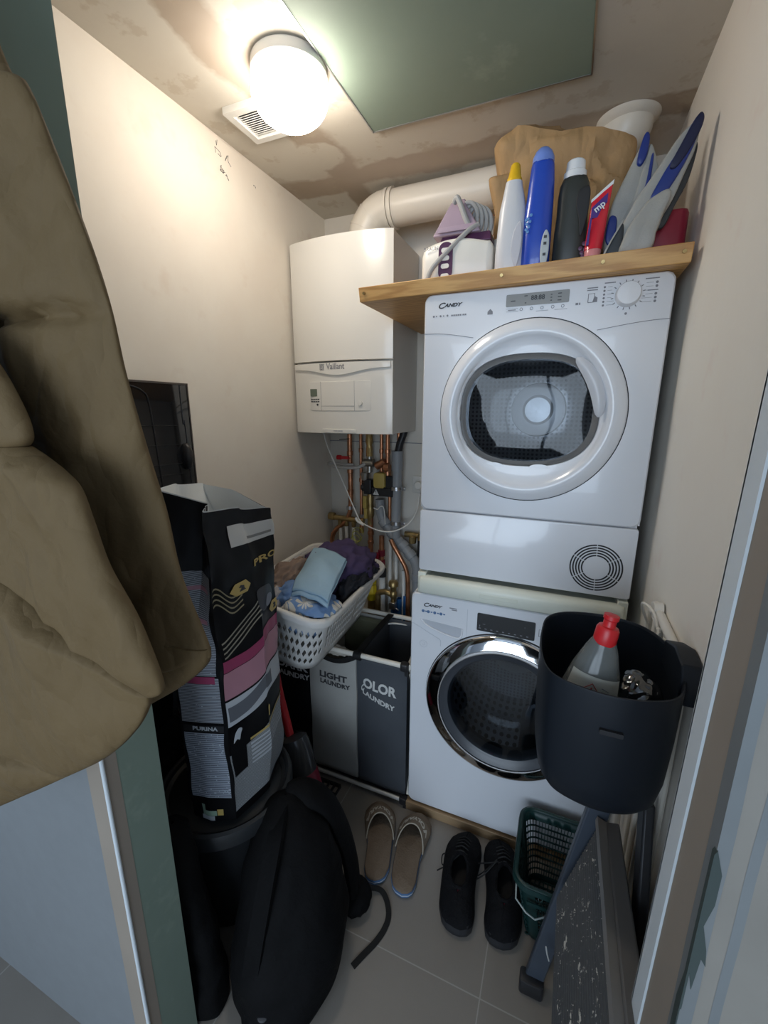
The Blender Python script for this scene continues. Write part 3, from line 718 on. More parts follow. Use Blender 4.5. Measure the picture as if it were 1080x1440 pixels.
# --- washing machine
WX0,WX1,WZ0,WZ1,WY=-.426,.196,.042,.890,1.258; wcx,wcz=-.105,.537
t=thing('washing_machine','white washing machine with a chrome-ringed door, standing on a wooden board','washing machine',(-.115,1.55,.042))
appliance_shell(t,WX0,WX1,WZ0,WZ1,WY,1.80,wcx,wcz,.225,M['white'])
T=Matrix.Translation((wcx,0,wcz))@TOY
b=BM(); lathe(b,[(.262,-WY-.01),(.262,-WY+.002),(.258,-WY+.004)],96,T); obj('door_gap',b,M['gap'],t)
b=BM(); lathe(b,[(.259,-WY-.002),(.2595,-WY+.010),(.256,-WY+.015),(.250,-WY+.0185),(.236,-WY+.024),(.222,-WY+.029),(.2125,-WY+.032),(.2085,-WY+.031),(.2075,-WY+.024)],128,T); wdoor=obj('door_ring',b,M['chrome'],t,ang=60)
b=BM(); lathe(b,[(.2075,-WY+.026),(.200,-WY+.021),(.188,-WY+.014),(.176,-WY+.010),(.172,-WY+.002),(.170,-WY-.02)],96,T); obj('inner_bezel',b,M['bezel'],wdoor,ang=60)
b=BM(); lathe(b,[(.182,-WY+.013),(.12,-WY+.020),(.06,-WY+.023),(.0005,-WY+.024)],96,T); obj('window_pane',b,M['wglass'],wdoor,ang=60)
b=BM(); lathe(b,[(.172,-WY-.0),(.168,-WY-.04),(.160,-WY-.075),(.14,-WY-.095),(.08,-WY-.105),(.0005,-WY-.108)],96,T); obj('window_bowl',b,M['dglass'],wdoor,ang=60)
drum(t,wcx,wcz,.245,WY+.06,1.66,.19,M['drum_back'],3,-1.2)
b=BM(); lathe(b,[(.226,-WY-.01),(.20,-WY-.02),(.185,-WY-.035),(.19,-WY-.06)],64,T); obj('door_gasket',b,M['rubber'],t)
yp=WY-.0006
b=BM(); rbox(b,-.204,-.029,WY-.0025,WY+.001,.798,.858,.004,'Y'); dsp=obj('display',b,M['blackgloss'],t)
b=BM()
for i in range(9): box(b,-.197+i*.018,-.191+i*.018,WY-.0030,WY-.002,.806,.8085)
box(b,-.196,-.194,WY-.0030,WY-.002,.812,.818); box(b,-.186,-.178,WY-.0030,WY-.002,.822,.8232); box(b,-.06,-.058,WY-.0030,WY-.002,.835,.837)
obj('display_icons',b,M['grey_ink'],dsp)
candy(FACE(-.352,yp,.8530),.0125,t)
b=BM()
for x in (-.384,-.366,-.344,-.323): cyl(b,(x,yp+.0004,.829),(x,yp-.0003,.829),.0052,14)
for x in (-.377,-.358,-.336,-.315): box(b,x,x+.006,yp-.0003,yp+.001,.827,.831)
obj('feature_badges',b,M['blue_ink'],t)
b=BM()
for (x,w,z) in ((-.295,.024,.8545),(-.288,.018,.8490)): box(b,x,x+w,yp-.0003,yp+.001,z,z+.003)
tube(b,[(-.018,yp,.815),(-.018,yp,.838),(-.006,yp,.838),(-.006,yp,.815),(-.018,yp,.815)],.0007,4)
obj('panel_print',b,M['grey_ink'],t)
b=BM()  # drawer recess as a flat plate, its shade painted grey, with a bright lower lip
def scoop(u,v):
    x=-.392+.142*u; zt=.801-.010*u; zb=.801-.004-(.034+.006*math.sin(PI*u))*math.sin(PI*min(1,u*.5+.5) if u>.5 else PI*min(.5,.08+u*.9))**.8
    z=zb+(zt-zb)*v; return V((x,WY-.001+ .0*u-.005*(1-v)**3*math.sin(PI*min(max(u,.02),.98))+.010*math.sin(PI*v)*0,z))
pts=[(-.392,.800),(-.250,.791),(-.252,.765),(-.262,.757),(-.285,.757),(-.33,.766),(-.37,.780)]
prism(b,pts,XZ(WY-.0008),0,.002); rec=obj('drawer_recess',b,mat('recess_shade_grey',(.50,.52,.56),.35),t)
b=BM(); tube(b,[(-.392,WY-.001,.799),(-.37,WY-.003,.781),(-.33,WY-.004,.767),(-.285,WY-.004,.757),(-.262,WY-.004,.756),(-.252,WY-.002,.766),(-.250,WY-.001,.790)],.0032,10,6); obj('drawer_lip',b,M['white'],rec)
b=BM()
tube(b,[(-.236,yp,.862),(-.236,yp,.800),(-.236,yp,.756)],.0006,5); tube(b,[(WX0+.001,yp,.781),(-.40,yp,.771),(-.36,yp,.752),(-.335,yp,.741),(-.322,yp,.734),(-.320,yp,.712)],.0008,5,5)
tube(b,[(-.380+.013*math.cos(a),yp,.708+.013*math.sin(a)) for a in [2*PI*i/24 for i in range(25)]],.0005,4)
tube(b,[(-.385,yp,.708),(-.38,yp,.702),(-.374,yp,.708),(-.379,yp,.713)],.0005,4)
obj('seam',b,mat('soft_seam',(.55,.57,.61),.4),t)
for (x,y) in ((WX0+.05,1.32),(WX1-.05,1.32),(WX0+.05,1.75),(WX1-.05,1.75)):
    b=BM(); cyl(b,(x,y,.036),(x,y,.046),.02,16); obj('foot',b,M['black'],t)
b=BM(); box(b,-.435,.215,1.250,1.83,.0,.036); tag(obj('wooden_board',b,M['plinth'],None,bevel=.002),'worn wooden board lying on the floor under the washing machine','board')
# ================================================================== SHELF
b=BM(); zt=1.840
pts=[(-.615,1.262),(.222,1.214),(.226,1.868),(-.612,1.868)]
n=len(pts); a_=[V((p[0],p[1],zt)) for p in pts]; c_=[V((p[0],p[1]+(.010 if k<2 else 0),1.8012)) for k,p in enumerate(pts)]
loft(b,[c_,a_]); t=obj('wooden_shelf',b,M['pine'],None,bevel=.002); tag(t,'thick pine shelf board above the dryer holding bottles and bags','shelf')
for x in (-.596,-.19,.045,.205):
    b=BM(); y=1.262-(x+.615)*.0573+.002; cyl(b,(x,y-.004,1.822),(x,y+.004,1.824),.0042,12); obj('screw',b,M['brass'],t)
# ================================================================== generic soft shapes
def pillow(bm,outline,fn,th,seg=3,back=True,mi=0,noise_amp=0,ns=10):
    """outline 2D closed list (star shaped); fn(u,v,w)->point; th = half thickness"""
    cu=sum(p[0] for p in outline)/len(outline); cv=sum(p[1] for p in outline)/len(outline)
    steps=[(1,0),(.985,.45),(.94,.75),(.85,.92),(.6,1),(.3,1.02),(.03,1.03)]
    def ring(q,w,s):
        out=[]
        for p in outline:
            u=cu+(p[0]-cu)*q; v=cv+(p[1]-cv)*q; P=fn(u,v,s*w*th)
            if noise_amp: 
                P=P+V((N(P,ns),N(P,ns,5),N(P,ns,9)))*noise_amp*(1 if q<.99 else .6)
            out.append(P)
        return out
    rings=[ring(q,w,1) for q,w in reversed(steps)]+[ring(q,w,-1) for q,w in steps[1 if True else 0:]]
    loft(bm,rings,True,True,True,None,mi)
def dense(pts,n=6,smooth=True):
    out=[]
    m=len(pts)
    for i in range(m):
        a,b_,c,d=[V((*pts[(i+k)%m][:2],0)) for k in (-1,0,1,2)]
        for k in range(n):
            t=k/n
            p=.5*((2*b_)+(c-a)*t+(2*a-5*b_+4*c-d)*t*t+(3*b_-a-3*c+d)*t*t*t) if smooth else b_.lerp(c,t)
            out.append((p.x,p.y))
    return out
def lump(bm,c,r,seed=0,amp=.2,sc=3,nu=56,nv=32,ridge=1,rot=0,power=1.0,floor=None):
    Rm=Matrix.Rotation(rot,3,'Z')
    def f(u,v):
        a=2*PI*u; b_=PI*(v*.998+.001)-PI/2
        d=V((math.cos(b_)*math.cos(a),math.cos(b_)*math.sin(a),math.sin(b_)))
        q=V([abs(k)**power*(1 if k>=0 else -1) for k in d])
        n=N(d,sc,seed)*1.0+ridge*(.5-abs(N(d+V((.3,0,.2))*N(d,2,seed+4),sc*1.3,seed+9)))*1.2+.4*N(d,sc*3,seed+2)
        q=q*(1+amp*n); p=Rm@V((q.x*r[0],q.y*r[1],q.z*r[2]))+V(c)
        if floor is not None: p.z=max(p.z,floor)
        return p
    grid(bm,f,nu,nv,True)
# ================================================================== PIPEWORK
PY=1.80
def pipe(name,label,m,pts,r,cat='pipe',smooth=6,seg=14,group=None):
    t=thing(name,label,cat,pts[-1],group); b=BM(); tube(b,pts,r,seg,smooth); obj('tube',b,m,t); return t
def clamp(t,c,r,m=None,name='pipe_clamp'):
    b=BM(); c=V(c); tube(b,[c-V((0,0,.008)),c+V((0,0,.008))],r+.003,18); box(b,c.x+r,c.x+r+.018,c.y-.006,c.y+.006,c.z-.007,c.z+.007); cyl(b,(c.x+r+.012,c.y-.012,c.z),(c.x+r+.012,c.y-.006,c.z),.006,8); obj(name,b,m or M['steel'],t)
def collar(t,c,r,h,m,name='fitting',ax=(0,0,1),seg=12):
    b=BM(); c=V(c); a=V(ax).normalized(); cyl(b,c-a*h/2,c+a*h/2,r,seg); obj(name,b,m,t,bevel=min(.002,r*.2))
t=pipe('copper_pipe','thick copper pipe leaving the boiler furthest left and bending down to the left',M['copper'],[(-.930,PY,1.392),(-.930,PY,1.25),(-.929,PY,1.08),(-.935,PY,1.0),(-.962,PY,.945),(-1.01,PY,.905),(-1.036,PY,.86),(-1.04,PY,.78),(-1.04,PY,.5),(-1.04,PY,.005)],.0115)
for z in (1.285,1.20,1.10): collar(t,(-.93,PY,z),.0145,.022,M['copper'])
clamp(t,(-.935,PY,1.02),.0125)
b=BM(); cyl(b,(-.93,PY-.02,1.262),(-.93,PY-.002,1.262),.006,10); box(b,-.985,-.925,PY-.028,PY-.018,1.258,1.272); cyl(b,(-.985,PY-.023,1.265),(-.965,PY-.023,1.265),.011,12); obj('red_valve_handle',b,M['red'],t)
b=BM(); cyl(b,(-.975,PY-.018,1.348),(-.925,PY-.012,1.352),.002,6); obj('tie_wire',b,M['black'],t)
t=pipe('copper_pipe','thin copper pipe second from the left under the boiler ending in a small valve',M['copper'],[(-.872,PY,1.392),(-.872,PY,1.1),(-.872,PY,.90)],.0075)
for z in (1.30,1.16,.93): collar(t,(-.872,PY,z),.0105,.02,M['copper'])
clamp(t,(-.872,PY,.985),.0075); collar(t,(-.872,PY,.915),.012,.03,M['brass'])
t=thing('gas_line','brass and copper gas line with a yellow gas valve near its foot','gas pipe',(-.82,PY,.60))
b=BM(); tube(b,[(-.828,PY,1.392),(-.828,PY,1.30)],.009,14); tube(b,[(-.822,PY-.004,1.08),(-.822,PY-.004,.72)],.012,14); obj('tube',b,M['copper'],t)
b=BM(); lathe(b,[(.001,1.39),(.016,1.375),(.018,1.34),(.013,1.325),(.016,1.31),(.016,1.275),(.001,1.27)],10,Matrix.Translation((-.828,PY-.002,0))); obj('brass_union',b,M['brass'],t)
b=BM(); cyl(b,(-.828,PY,1.29),(-.828,PY,1.20),.013,14); cyl(b,(-.852,PY-.012,1.245),(-.80,PY-.012,1.245),.018,14); cyl(b,(-.842,PY-.02,1.20),(-.842,PY-.02,1.165),.022,14,.016); obj('chrome_valve',b,mat('dull_nickel',(.42,.41,.38),.3,metal=.9),t)
b=BM(); box(b,-.846,-.806,PY-.035,PY+.01,1.10,1.17); cyl(b,(-.846,PY-.012,1.13),(-.862,PY-.012,1.13),.02,12); obj('black_valve_body',b,M['black'],t,bevel=.006,seg=3)
b=BM(); box(b,-.852,-.832,PY-.03,PY-.012,1.03,1.09); box(b,-.846,-.830,PY-.03,PY-.012,.98,1.03); obj('yellow_lever',b,M['ochre'],t,bevel=.003)
b=BM(); lathe(b,[(.012,1.10),(.017,1.08),(.014,1.05),(.018,1.03),(.018,.99),(.013,.98),(.014,.95)],12,Matrix.Translation((-.824,PY-.004,0))); obj('brass_fitting',b,M['brass'],t)
for z in (.905,.86,.80): collar(t,(-.822,PY-.004,z),.0155,.018,M['copper'])
b=BM(); lathe(b,[(.001,.70),(.014,.70),(.016,.685),(.026,.68),(.028,.665),(.028,.648),(.024,.642),(.029,.632),(.029,.598),(.024,.59),(.02,.56),(.001,.56)],8,Matrix.Translation((-.820,PY-.006,0))); obj('yellow_gas_valve',b,M['yellow'],t,ang=25)
for (x,r,z1,lab,top) in ((-.768,.0075,1.18,'thin copper pipe dropping behind the yellow pressure valve',1),(-.737,.010,1.16,'copper pipe entering the ochre filter housing from above',1),(-.683,.0085,1.28,'short copper pipe beside the black drain hose',1)):
    t=pipe('copper_pipe',lab,M['copper'],[(x,PY,1.392),(x,PY,z1+.1),(x,PY,z1)],r,smooth=0)
    for z in (1.30,z1+.02): collar(t,(x,PY,z),r*1.35,.02,M['copper'])
for (x,z0,z1,lab) in ((-.730,1.10,.93,'lower copper pipe running behind the grey drain pipe'),):
    t=pipe('copper_pipe',lab,M['copper'],[(x,PY+.01,z0),(x,PY+.01,z1)],.008,smooth=0); clamp(t,(x,PY+.01,.965),.009)
t=thing('water_filter','ochre pressure reducer with a warning triangle on its black bracket','valve',(-.75,PY,1.09))
b=BM(); rbox(b,-.790,-.735,PY-.045,PY,1.135,1.205,.012,'Y',rim=.004); obj('ochre_housing',b,M['ochre'],t)
b=BM(); box(b,-.806,-.690,PY-.03,PY-.01,1.095,1.135); box(b,-.735,-.700,PY-.03,PY,1.135,1.19); obj('black_bracket',b,M['black'],t,bevel=.003)
b=BM(); cyl(b,(-.79,PY-.01,1.23),(-.745,PY-.01,1.255),.018,12); cyl(b,(-.735,PY-.005,1.19),(-.735,PY-.005,1.24),.017,12); cyl(b,(-.745,PY-.02,1.23),(-.720,PY-.02,1.23),.020,8); obj('copper_body',b,M['copper'],t,bevel=.002)
b=BM(); prism(b,[(-.797,1.101),(-.767,1.101),(-.782,1.128)],XZ(PY-.032),0,.001); w_=obj('warning_triangle',b,M['labelw'],t)
b=BM(); prism(b,[(-.7835,1.112),(-.7805,1.112),(-.780,1.121),(-.784,1.121)],XZ(PY-.0328),0,.001); prism(b,[(-.7833,1.1055),(-.7807,1.1055),(-.7807,1.1085),(-.7833,1.1085)],XZ(PY-.0328),0,.001); obj('exclamation_mark',b,M['dark_ink'],w_)
t=thing('filling_loop','white flexible filling hose curving left in front of the pipes','hose',(-.95,PY-.03,1.23))
b=BM(); tube(b,[(-.835,PY-.02,1.245),(-.87,PY-.04,1.225),(-.93,PY-.055,1.222),(-.985,PY-.06,1.228),(-1.018,PY-.05,1.236),(-1.0,PY-.035,1.238),(-.96,PY-.03,1.232),(-.90,PY-.02,1.232)],.0078,10,6); obj('hose',b,mat('grey_braid',(.45,.43,.40),.4),t)
# grey drain
t=thing('drain_pipe','grey plastic drain pipe with two steel clamps and a black hose pushed into its top','drain pipe',(-.60,PY,.42))
dx=-.684
b=BM(); tube(b,[(dx,PY-.01,1.245),(dx-.004,PY-.01,1.1),(dx-.006,PY-.01,.96)],.0225,20); cyl(b,(dx-.002,PY-.01,1.305),(dx-.002,PY-.01,1.215),.026,20); obj('upper_pipe',b,M['pvc'],t)
b=BM(); tube(b,[(-.672,PY-.01,1.34),(-.655,PY-.005,1.392)],.016,14); tube(b,[(dx,PY-.01,1.29),(-.672,PY-.01,1.345)],.017,14); obj('black_hose',b,M['black'],t)
for z in (1.135,.972): clamp(t,(dx-.004,PY-.01,z),.024)
b=BM(); tube(b,[(-.775,PY,1.075),(-.772,PY,1.02),(-.762,PY,.985),(-.735,PY,.94),(-.70,PY,.905),(-.64,PY-.01,.85),(-.602,PY-.01,.81),(-.585,PY-.01,.77),(-.580,PY-.01,.70),(-.578,PY-.01,.42)],.023,20,5); tube(b,[(dx-.006,PY-.01,.965),(dx-.006,PY-.01,.90)],.0225,20); obj('lower_pipe',b,M['pvc'],t)
for (c,d) in (((-.752,PY,.966),(.6,0,-.8)),((-.71,PY,.915),(.75,0,-.66)),((-.655,PY-.006,.865),(.75,0,-.66)),((-.615,PY-.01,.825),(.70,0,-.7)),((-.580,PY-.01,.72),(0,0,-1))):
    b=BM(); c=V(c); d=V(d).normalized(); cyl(b,c-d*.016,c+d*.016,.0275,20); obj('pipe_socket',b,M['pvc'],t,bevel=.002)
t=pipe('copper_pipe','long copper pipe curving down to the right in front of the grey drain',M['copper'],[(-.705,PY-.035,.895),(-.69,PY-.04,.87),(-.655,PY-.045,.82),(-.625,PY-.045,.765),(-.614,PY-.045,.70),(-.612,PY-.045,.55),(-.612,PY-.045,.36),(-.612,PY-.045,.005)],.0105)
# left manifold and white pipes
t=thing('brass_manifold','brass manifold above the white plastic pipes at the left corner','manifold',(-.95,PY,.88))
b=BM(); cyl(b,(-1.03,PY,.965),(-.86,PY,.960),.014,14); 
for x in (-.99,-.955,-.915): cyl(b,(x,PY,.965),(x,PY,.925),.011,10)
cyl(b,(-1.05,PY,.968),(-1.02,PY,.968),.02,10); obj('body',b,M['brass'],t,bevel=.002)
whites=[((-.99,PY,.93),(-.985,PY,.62)),((-.955,PY,.925),(-.948,PY,.62)),((-.917,PY,.925),(-.900,PY-.02,.72))]
whites2=[((-.722,PY,.88),(-.722,PY,.42)),((-.690,PY,.86),(-.690,PY,.56)),((-.650,PY-.005,.74),(-.648,PY-.005,.46))]
labs=['leftmost of the white plastic pipes under the brass manifold','middle one of the white plastic pipes under the brass manifold','right one of the white plastic pipes under the brass manifold','white plastic pipe left of the brass tap','white plastic pipe running down into the brass tap','white plastic pipe entering the right blue sleeve']
for (a,c),lab in zip(whites+whites2,labs):
    b=BM(); tube(b,[a,c],.0085,12); tag(obj('white_pipe',b,M['whiteplastic'],None),lab,'pipe','white plastic water pipes')
t=thing('isolating_valve','copper and steel isolating valve above a short white pipe','valve',(-.762,PY,.60))
b=BM(); cyl(b,(-.762,PY-.01,.90),(-.762,PY-.01,.72),.0125,12); obj('tube',b,M['copper'],t)
b=BM(); cyl(b,(-.762,PY-.012,.83),(-.762,PY-.012,.80),.018,8); cyl(b,(-.762,PY-.012,.78),(-.762,PY-.012,.74),.019,8); box(b,-.785,-.765,PY-.04,PY-.02,.79,.82); obj('valve_body',b,M['darkred'],t,bevel=.002)
b=BM(); cyl(b,(-.760,PY-.012,.735),(-.760,PY-.012,.695),.022,14); obj('black_nut',b,M['black'],t,bevel=.002)
b=BM(); cyl(b,(-.759,PY-.012,.695),(-.759,PY-.012,.66),.016,14); cyl(b,(-.758,PY-.012,.66),(-.758,PY-.012,.50),.0165,14); obj('white_tube',b,M['whiteplastic'],t)
t=thing('brass_tap','brass tap fitting with a round cap in front of the blue pipe sleeves','tap',(-.69,PY-.03,.56))
b=BM(); lathe(b,[(.001,.695),(.019,.69),(.024,.682),(.024,.666),(.016,.66),(.014,.64),(.019,.632),(.019,.612),(.012,.60),(.012,.575),(.001,.57)],14,Matrix.Translation((-.690,PY-.035,0))); obj('tap_body',b,M['brass'],t)
b=BM(); tube(b,[(-.695,PY-.035,.620),(-.73,PY-.035,.628),(-.765,PY-.03,.615),(-.772,PY-.03,.59),(-.772,PY-.03,.46)],.0145,12,5); obj('elbow',b,M['brass'],t)
b=BM(); box(b,-.706,-.676,PY-.055,PY-.02,.552,.585); cyl(b,(-.676,PY-.04,.555),(-.66,PY-.04,.545),.004,8); obj('shut_off_body',b,M['steel'],t,bevel=.003)
for (x,z1,lab) in ((-.700,.598,'left blue sleeve around a water pipe behind the brass tap'),(-.672,.590,'middle blue sleeve right of the brass tap'),(-.640,.612,'right blue sleeve beside the tall copper pipe')):
    b=BM(); lathe(b,[(.0095,z1),(.0145,z1),(.015,z1-.05),(.015,.004)],16,Matrix.Translation((x,PY,0))); tag(obj('blue_sleeve',b,M['bluepipe'],None,solid=.001),lab,'pipe sleeve','blue sleeves on the water pipes')
t=thing('right_manifold','small brass manifold half hidden behind the dryer','manifold',(-.60,1.83,.86))
b=BM(); cyl(b,(-.665,1.845,.905),(-.53,1.845,.905),.014,12); cyl(b,(-.62,1.83,.905),(-.62,1.83,.87),.018,10); cyl(b,(-.575,1.83,.925),(-.575,1.83,.88),.02,10); obj('body',b,M['brass'],t,bevel=.002)
b=BM(); rbox(b,-.588,-.54,1.80,1.86,.78,.89,.01); obj('black_box',b,M['black'],t)
t=thing('meter_pipe','brown old pipe stub standing behind the laundry basket','pipe',(-.80,PY,.30))
b=BM(); cyl(b,(-.775,PY,.58),(-.775,PY,.005),.020,12); cyl(b,(-.815,PY+.01,.56),(-.815,PY+.01,.005),.030,14); box(b,-.815,-.775,PY-.006,PY+.006,.30,.32); obj('stub',b,M['brass'],t)
b=BM(); cyl(b,(-.805,PY-.02,.43),(-.805,PY-.02,.40),.022,16); cyl(b,(-.755,PY-.02,.43),(-.755,PY-.02,.40),.020,16); obj('white_cap',b,M['whiteplastic'],t)
b=BM(); p=[]
for i in range(60):
    a=2*PI*i/20; r_=.030-.006*(i//20); p.append((-.880+r_*math.cos(a)+.004*math.sin(a*.7)-(.004*(i//20)),PY-.03-.002*(i/20),.90-.012*(i//20)+r_*1.1*math.sin(a)))
tube(b,p,.0016,6,3); tag(obj('earth_wire',b,M['yellowgreen'],None),'coiled yellow-green wire hanging beside the gas pipe','wire')
# socket and cable
t=thing('wall_socket','white wall socket on the back wall beside the dryer','socket',(-.60,1.878,1.10))
b=BM(); rbox(b,-.640,-.560,1.868,1.880,1.105,1.185,.006,'Y',rim=.003); obj('plate',b,M['ivory'],t)
b=BM(); lathe(b,[(.026,-1.866),(.024,-1.870),(.0005,-1.871)],32,Matrix.Translation((-.602,0,1.145))@TOY); obj('outlet',b,M['whiteplastic'],t)
t=thing('boiler_cable','thin white cable looping from the boiler down and across to the wall socket','cable',(-.75,PY-.06,1.0))
b=BM(); tube(b,[(-1.00,1.68,1.392),(-.985,1.69,1.32),(-.93,1.70,1.19),(-.86,1.71,1.03),(-.835,1.71,.985),(-.80,1.71,.965),(-.74,1.72,.945),(-.68,1.74,.945),(-.625,1.78,.975),(-.597,1.81,1.03),(-.590,1.83,1.11)],.0032,8,8); obj('cord',b,M['whiteplastic'],t)
b=BM(); tube(b,[(-.856,1.705,1.0),(-.845,1.705,.982),(-.815,1.705,.968)],.006,8,4); obj('sleeve',b,M['whiteplastic'],t)
b=BM(); tube(b,[(-.79,PY-.04,1.04),(-.77,PY-.04,1.035),(-.755,PY-.045,1.05),(-.74,PY-.045,1.05),(-.735,PY-.04,1.02),(-.735,PY-.03,.965)],.0022,6,6); obj('sensor_wire',b,M['whiteplastic'],t)
b=BM(); cyl(b,(-.602,1.867,1.145),(-.602,1.835,1.145),.018,20); obj('plug',b,M['whiteplastic'],t,bevel=.003)
# ================================================================== SHELF ITEMS
ZS=1.8405
t=thing('steam_appliance','white countertop appliance with an aubergine button strip, its cord crossing the front','appliance',(-.325,1.37,ZS))
b=BM(); rings=[]
for i in range(25):
    u=i/24; x=-.428+.200*u; top=1.934+.013*math.sin(PI*min(1,u*1.1))-.012*(1 if u in(0,1) else 0); y=1.30-.012*math.sin(PI*u); e=.006 if u in(0,1) else 0
    rings.append([V((x,y+.004+e,ZS)),V((x,y+e,ZS+.006)),V((x,y+e,top-.012)),V((x,y+.006+e,top-.003)),V((x,y+.02,top)),V((x,1.44-e,top)),V((x,1.45-e,top-.01)),V((x,1.45-e,ZS))])
loft(b,rings); bd=obj('housing',b,M['ivory'],t,ang=50)
b=BM(); rbox(b,-.374,-.334,1.2845,1.296,ZS+.002,1.936,.018,'Y'); pnl=obj('button_strip',b,M['aubergine'],t)
for z in (1.915,1.895,1.875,1.85):
    b=BM(); rbox(b,-.366,-.343,1.2820,1.286,z-.006,z+.006,.0055,'Y'); obj('button',b,M['ivory'],pnl)
text('brand_lettering','BRAUN',.013,FACE(-.398,1.2895,1.925),M['grey_ink'],t)
b=BM(); loft(b,[[V((-.385+.15*a,1.31+.12*c,1.936)) for a,c in ((0,0),(1,0),(1,1),(0,1))],[V((-.375+.135*a,1.32+.10*c,1.962)) for a,c in ((0,0),(1,0),(1,1),(0,1))]]); obj('aubergine_base',b,M['aubergine'],t,bevel=.003)
b=BM(); loft(b,[[V((-.400+.135*a,1.305+.12*c,1.960)) for a,c in ((0,0),(1,0),(1,1),(0,1))],[V((-.395+.125*a,1.31+.11*c,1.972)) for a,c in ((0,0),(1,0),(1,1),(0,1))],[V((-.365+.052*a,1.335+.05*c,2.040)) for a,c in ((0,0),(1,0),(1,1),(0,1))],[V((-.355+.036*a,1.345+.035*c,2.060)) for a,c in ((0,0),(1,0),(1,1),(0,1))]])
obj('lilac_cover',b,M['lilac'],t,bevel=.004)
b=BM(); loft(b,[[V((-.383+.100*a,1.300,1.966+.004*c)) for a,c in ((0,0),(1,0),(1,1),(0,1))],[V((-.383+.100*a,1.3035,1.966+.014*c)) for a,c in ((0,0),(1,0),(1,1),(0,1))]]); obj('latch',b,mat('mauve_plastic',(.36,.27,.34),.4),t)
for i in range(4):
    b=BM(); p=[]
    for k in range(25):
        a=2*PI*k/24; p.append((-.310+.012*i+.028*math.cos(a),1.345+.006*i,2.005-.004*i+.043*math.sin(a)))
    tube(b,p,.0062,8); obj('cord_loop',b,M['greycord'],t)
b=BM(); tube(b,[(-.345,1.325,2.045),(-.335,1.315,2.052),(-.325,1.315,2.035),(-.305,1.315,1.99),(-.288,1.32,1.965)],.0075,10,6); obj('cord_wrap',b,M['greycord'],t)
b=BM(); tube(b,[(-.272,1.315,1.978),(-.295,1.30,1.962),(-.345,1.285,1.915),(-.39,1.280,1.872),(-.405,1.278,1.838)],.0065,10,6); cyl(b,(-.27,1.33,1.945),(-.285,1.33,1.985),.012,10,.008); obj('power_cord',b,M['greycord'],t)
b=BM(); lathe(b,[(.0005,ZS),(.03,ZS),(.032,ZS+.01),(.03,ZS+.10),(.022,ZS+.118),(.0005,ZS+.12)],24,Matrix.Translation((-.222,1.40,0))); tag(obj('plastic_pot',b,M['ivory'],None),'small white round pot behind the yellow-capped bottle','pot')
b=BM(); tube(b,[(-.30,1.62,2.03),(-.27,1.60,2.06),(-.24,1.58,2.055)],.0012,6,6); tube(b,[(-.31,1.60,2.07),(-.295,1.58,2.10),(-.27,1.57,2.09),(-.255,1.57,2.075),(-.235,1.57,2.07)],.0015,6,6); tag(obj('loose_wire',b,M['copper'],None),'thin brown wire sticking out beside the paper bag','wire')
def bottle(name,label,cat,x,y,prof,w,d,m,capm,cap,lean=0):
    """prof: (z, width factor, x shift); superelliptic sections"""
    t=thing(name,label,cat,(x,y,ZS)); b=BM(); rings=[]
    for z,q,sx_ in prof:
        ring=[]
        for i in range(32):
            a=2*PI*i/32; c,s=math.cos(a),math.sin(a); c=abs(c)**.8*(1 if c>0 else -1); s=abs(s)**.8*(1 if s>0 else -1)
            ring.append(V((x+sx_+lean*(z)+c*w/2*q,y+s*d/2*(q*.6+.4 if q>.5 else q),ZS+z)))
        rings.append(ring)
    loft(b,rings); obj('body',b,m,t,ang=60)
    b=BM(); rings=[]
    for z,r_,sx_ in cap: rings.append([V((x+sx_+lean*z+r_*math.cos(2*PI*i/28),y+r_*math.sin(2*PI*i/28),ZS+z)) for i in range(28)])
    loft(b,rings); obj('cap',b,capm,t,ang=40); return t
t=bottle('detergent_bottle','pearl white bottle with a yellow cap on the pine shelf','bottle',-.182,1.30,[(0,.94,0),(.004,1,0),(.05,1,0),(.11,.97,.002),(.15,.9,.002),(.18,.74,.002),(.20,.62,.001),(.213,.56,.001),(.215,.4,.001)],.074,.055,M['bottlewhite'],M['capyellow'],[(.213,.0185,.001),(.222,.0185,.001),(.225,.0165,.001),(.252,.0115,.002),(.256,.008,.002)])
b=BM(); pillow(b,dense([(-.160,1.85),(-.150,1.90),(-.155,1.955),(-.172,1.93),(-.175,1.88)]),lambda u,v,w:V((u,1.274+w,v)),.002); obj('grip_panel',b,mat('pearl_shade',(.50,.50,.54),.35),t)
t=bottle('detergent_bottle','tall blue bottle with a pale blue cap on the pine shelf','bottle',-.116,1.30,[(0,.94,0),(.004,1,0),(.07,1,0),(.12,.98,0),(.16,.92,.002),(.20,.86,.003),(.235,.78,.003),(.243,.72,.003),(.245,.6,.003)],.072,.06,M['bottleblue'],M['capblue'],[(.241,.0268,.003),(.256,.0255,.003),(.268,.020,.003),(.276,.012,.003),(.279,.003,.003)])
b=BM(); pillow(b,dense([(-.088,1.842),(-.082,1.87),(-.083,1.91),(-.092,1.925),(-.100,1.905),(-.102,1.87),(-.098,1.845)]),lambda u,v,w:V((u,1.2705+w,v)),.003); s_=obj('label_window',b,mat('pale_label',(.42,.46,.48),.4),t)
b=BM()
for z in (1.865,1.89,1.905): box(b,-.095,-.088,1.2655,1.267,z,z+.006)
obj('label_print',b,M['dark_ink'],s_)
b=BM()
for (x,z) in ((-.137,1.955),(-.132,1.948),(-.139,1.943),(-.134,1.936),(-.140,1.93),(-.130,1.962),(-.141,1.952),(-.136,1.925)): lathe(b,[(.004,-1.2685),(.003,-1.2675),(.0003,-1.267)],10,Matrix.Translation((x,0,z))@TOY)
obj('raised_dots',b,M['labelblue'],t)
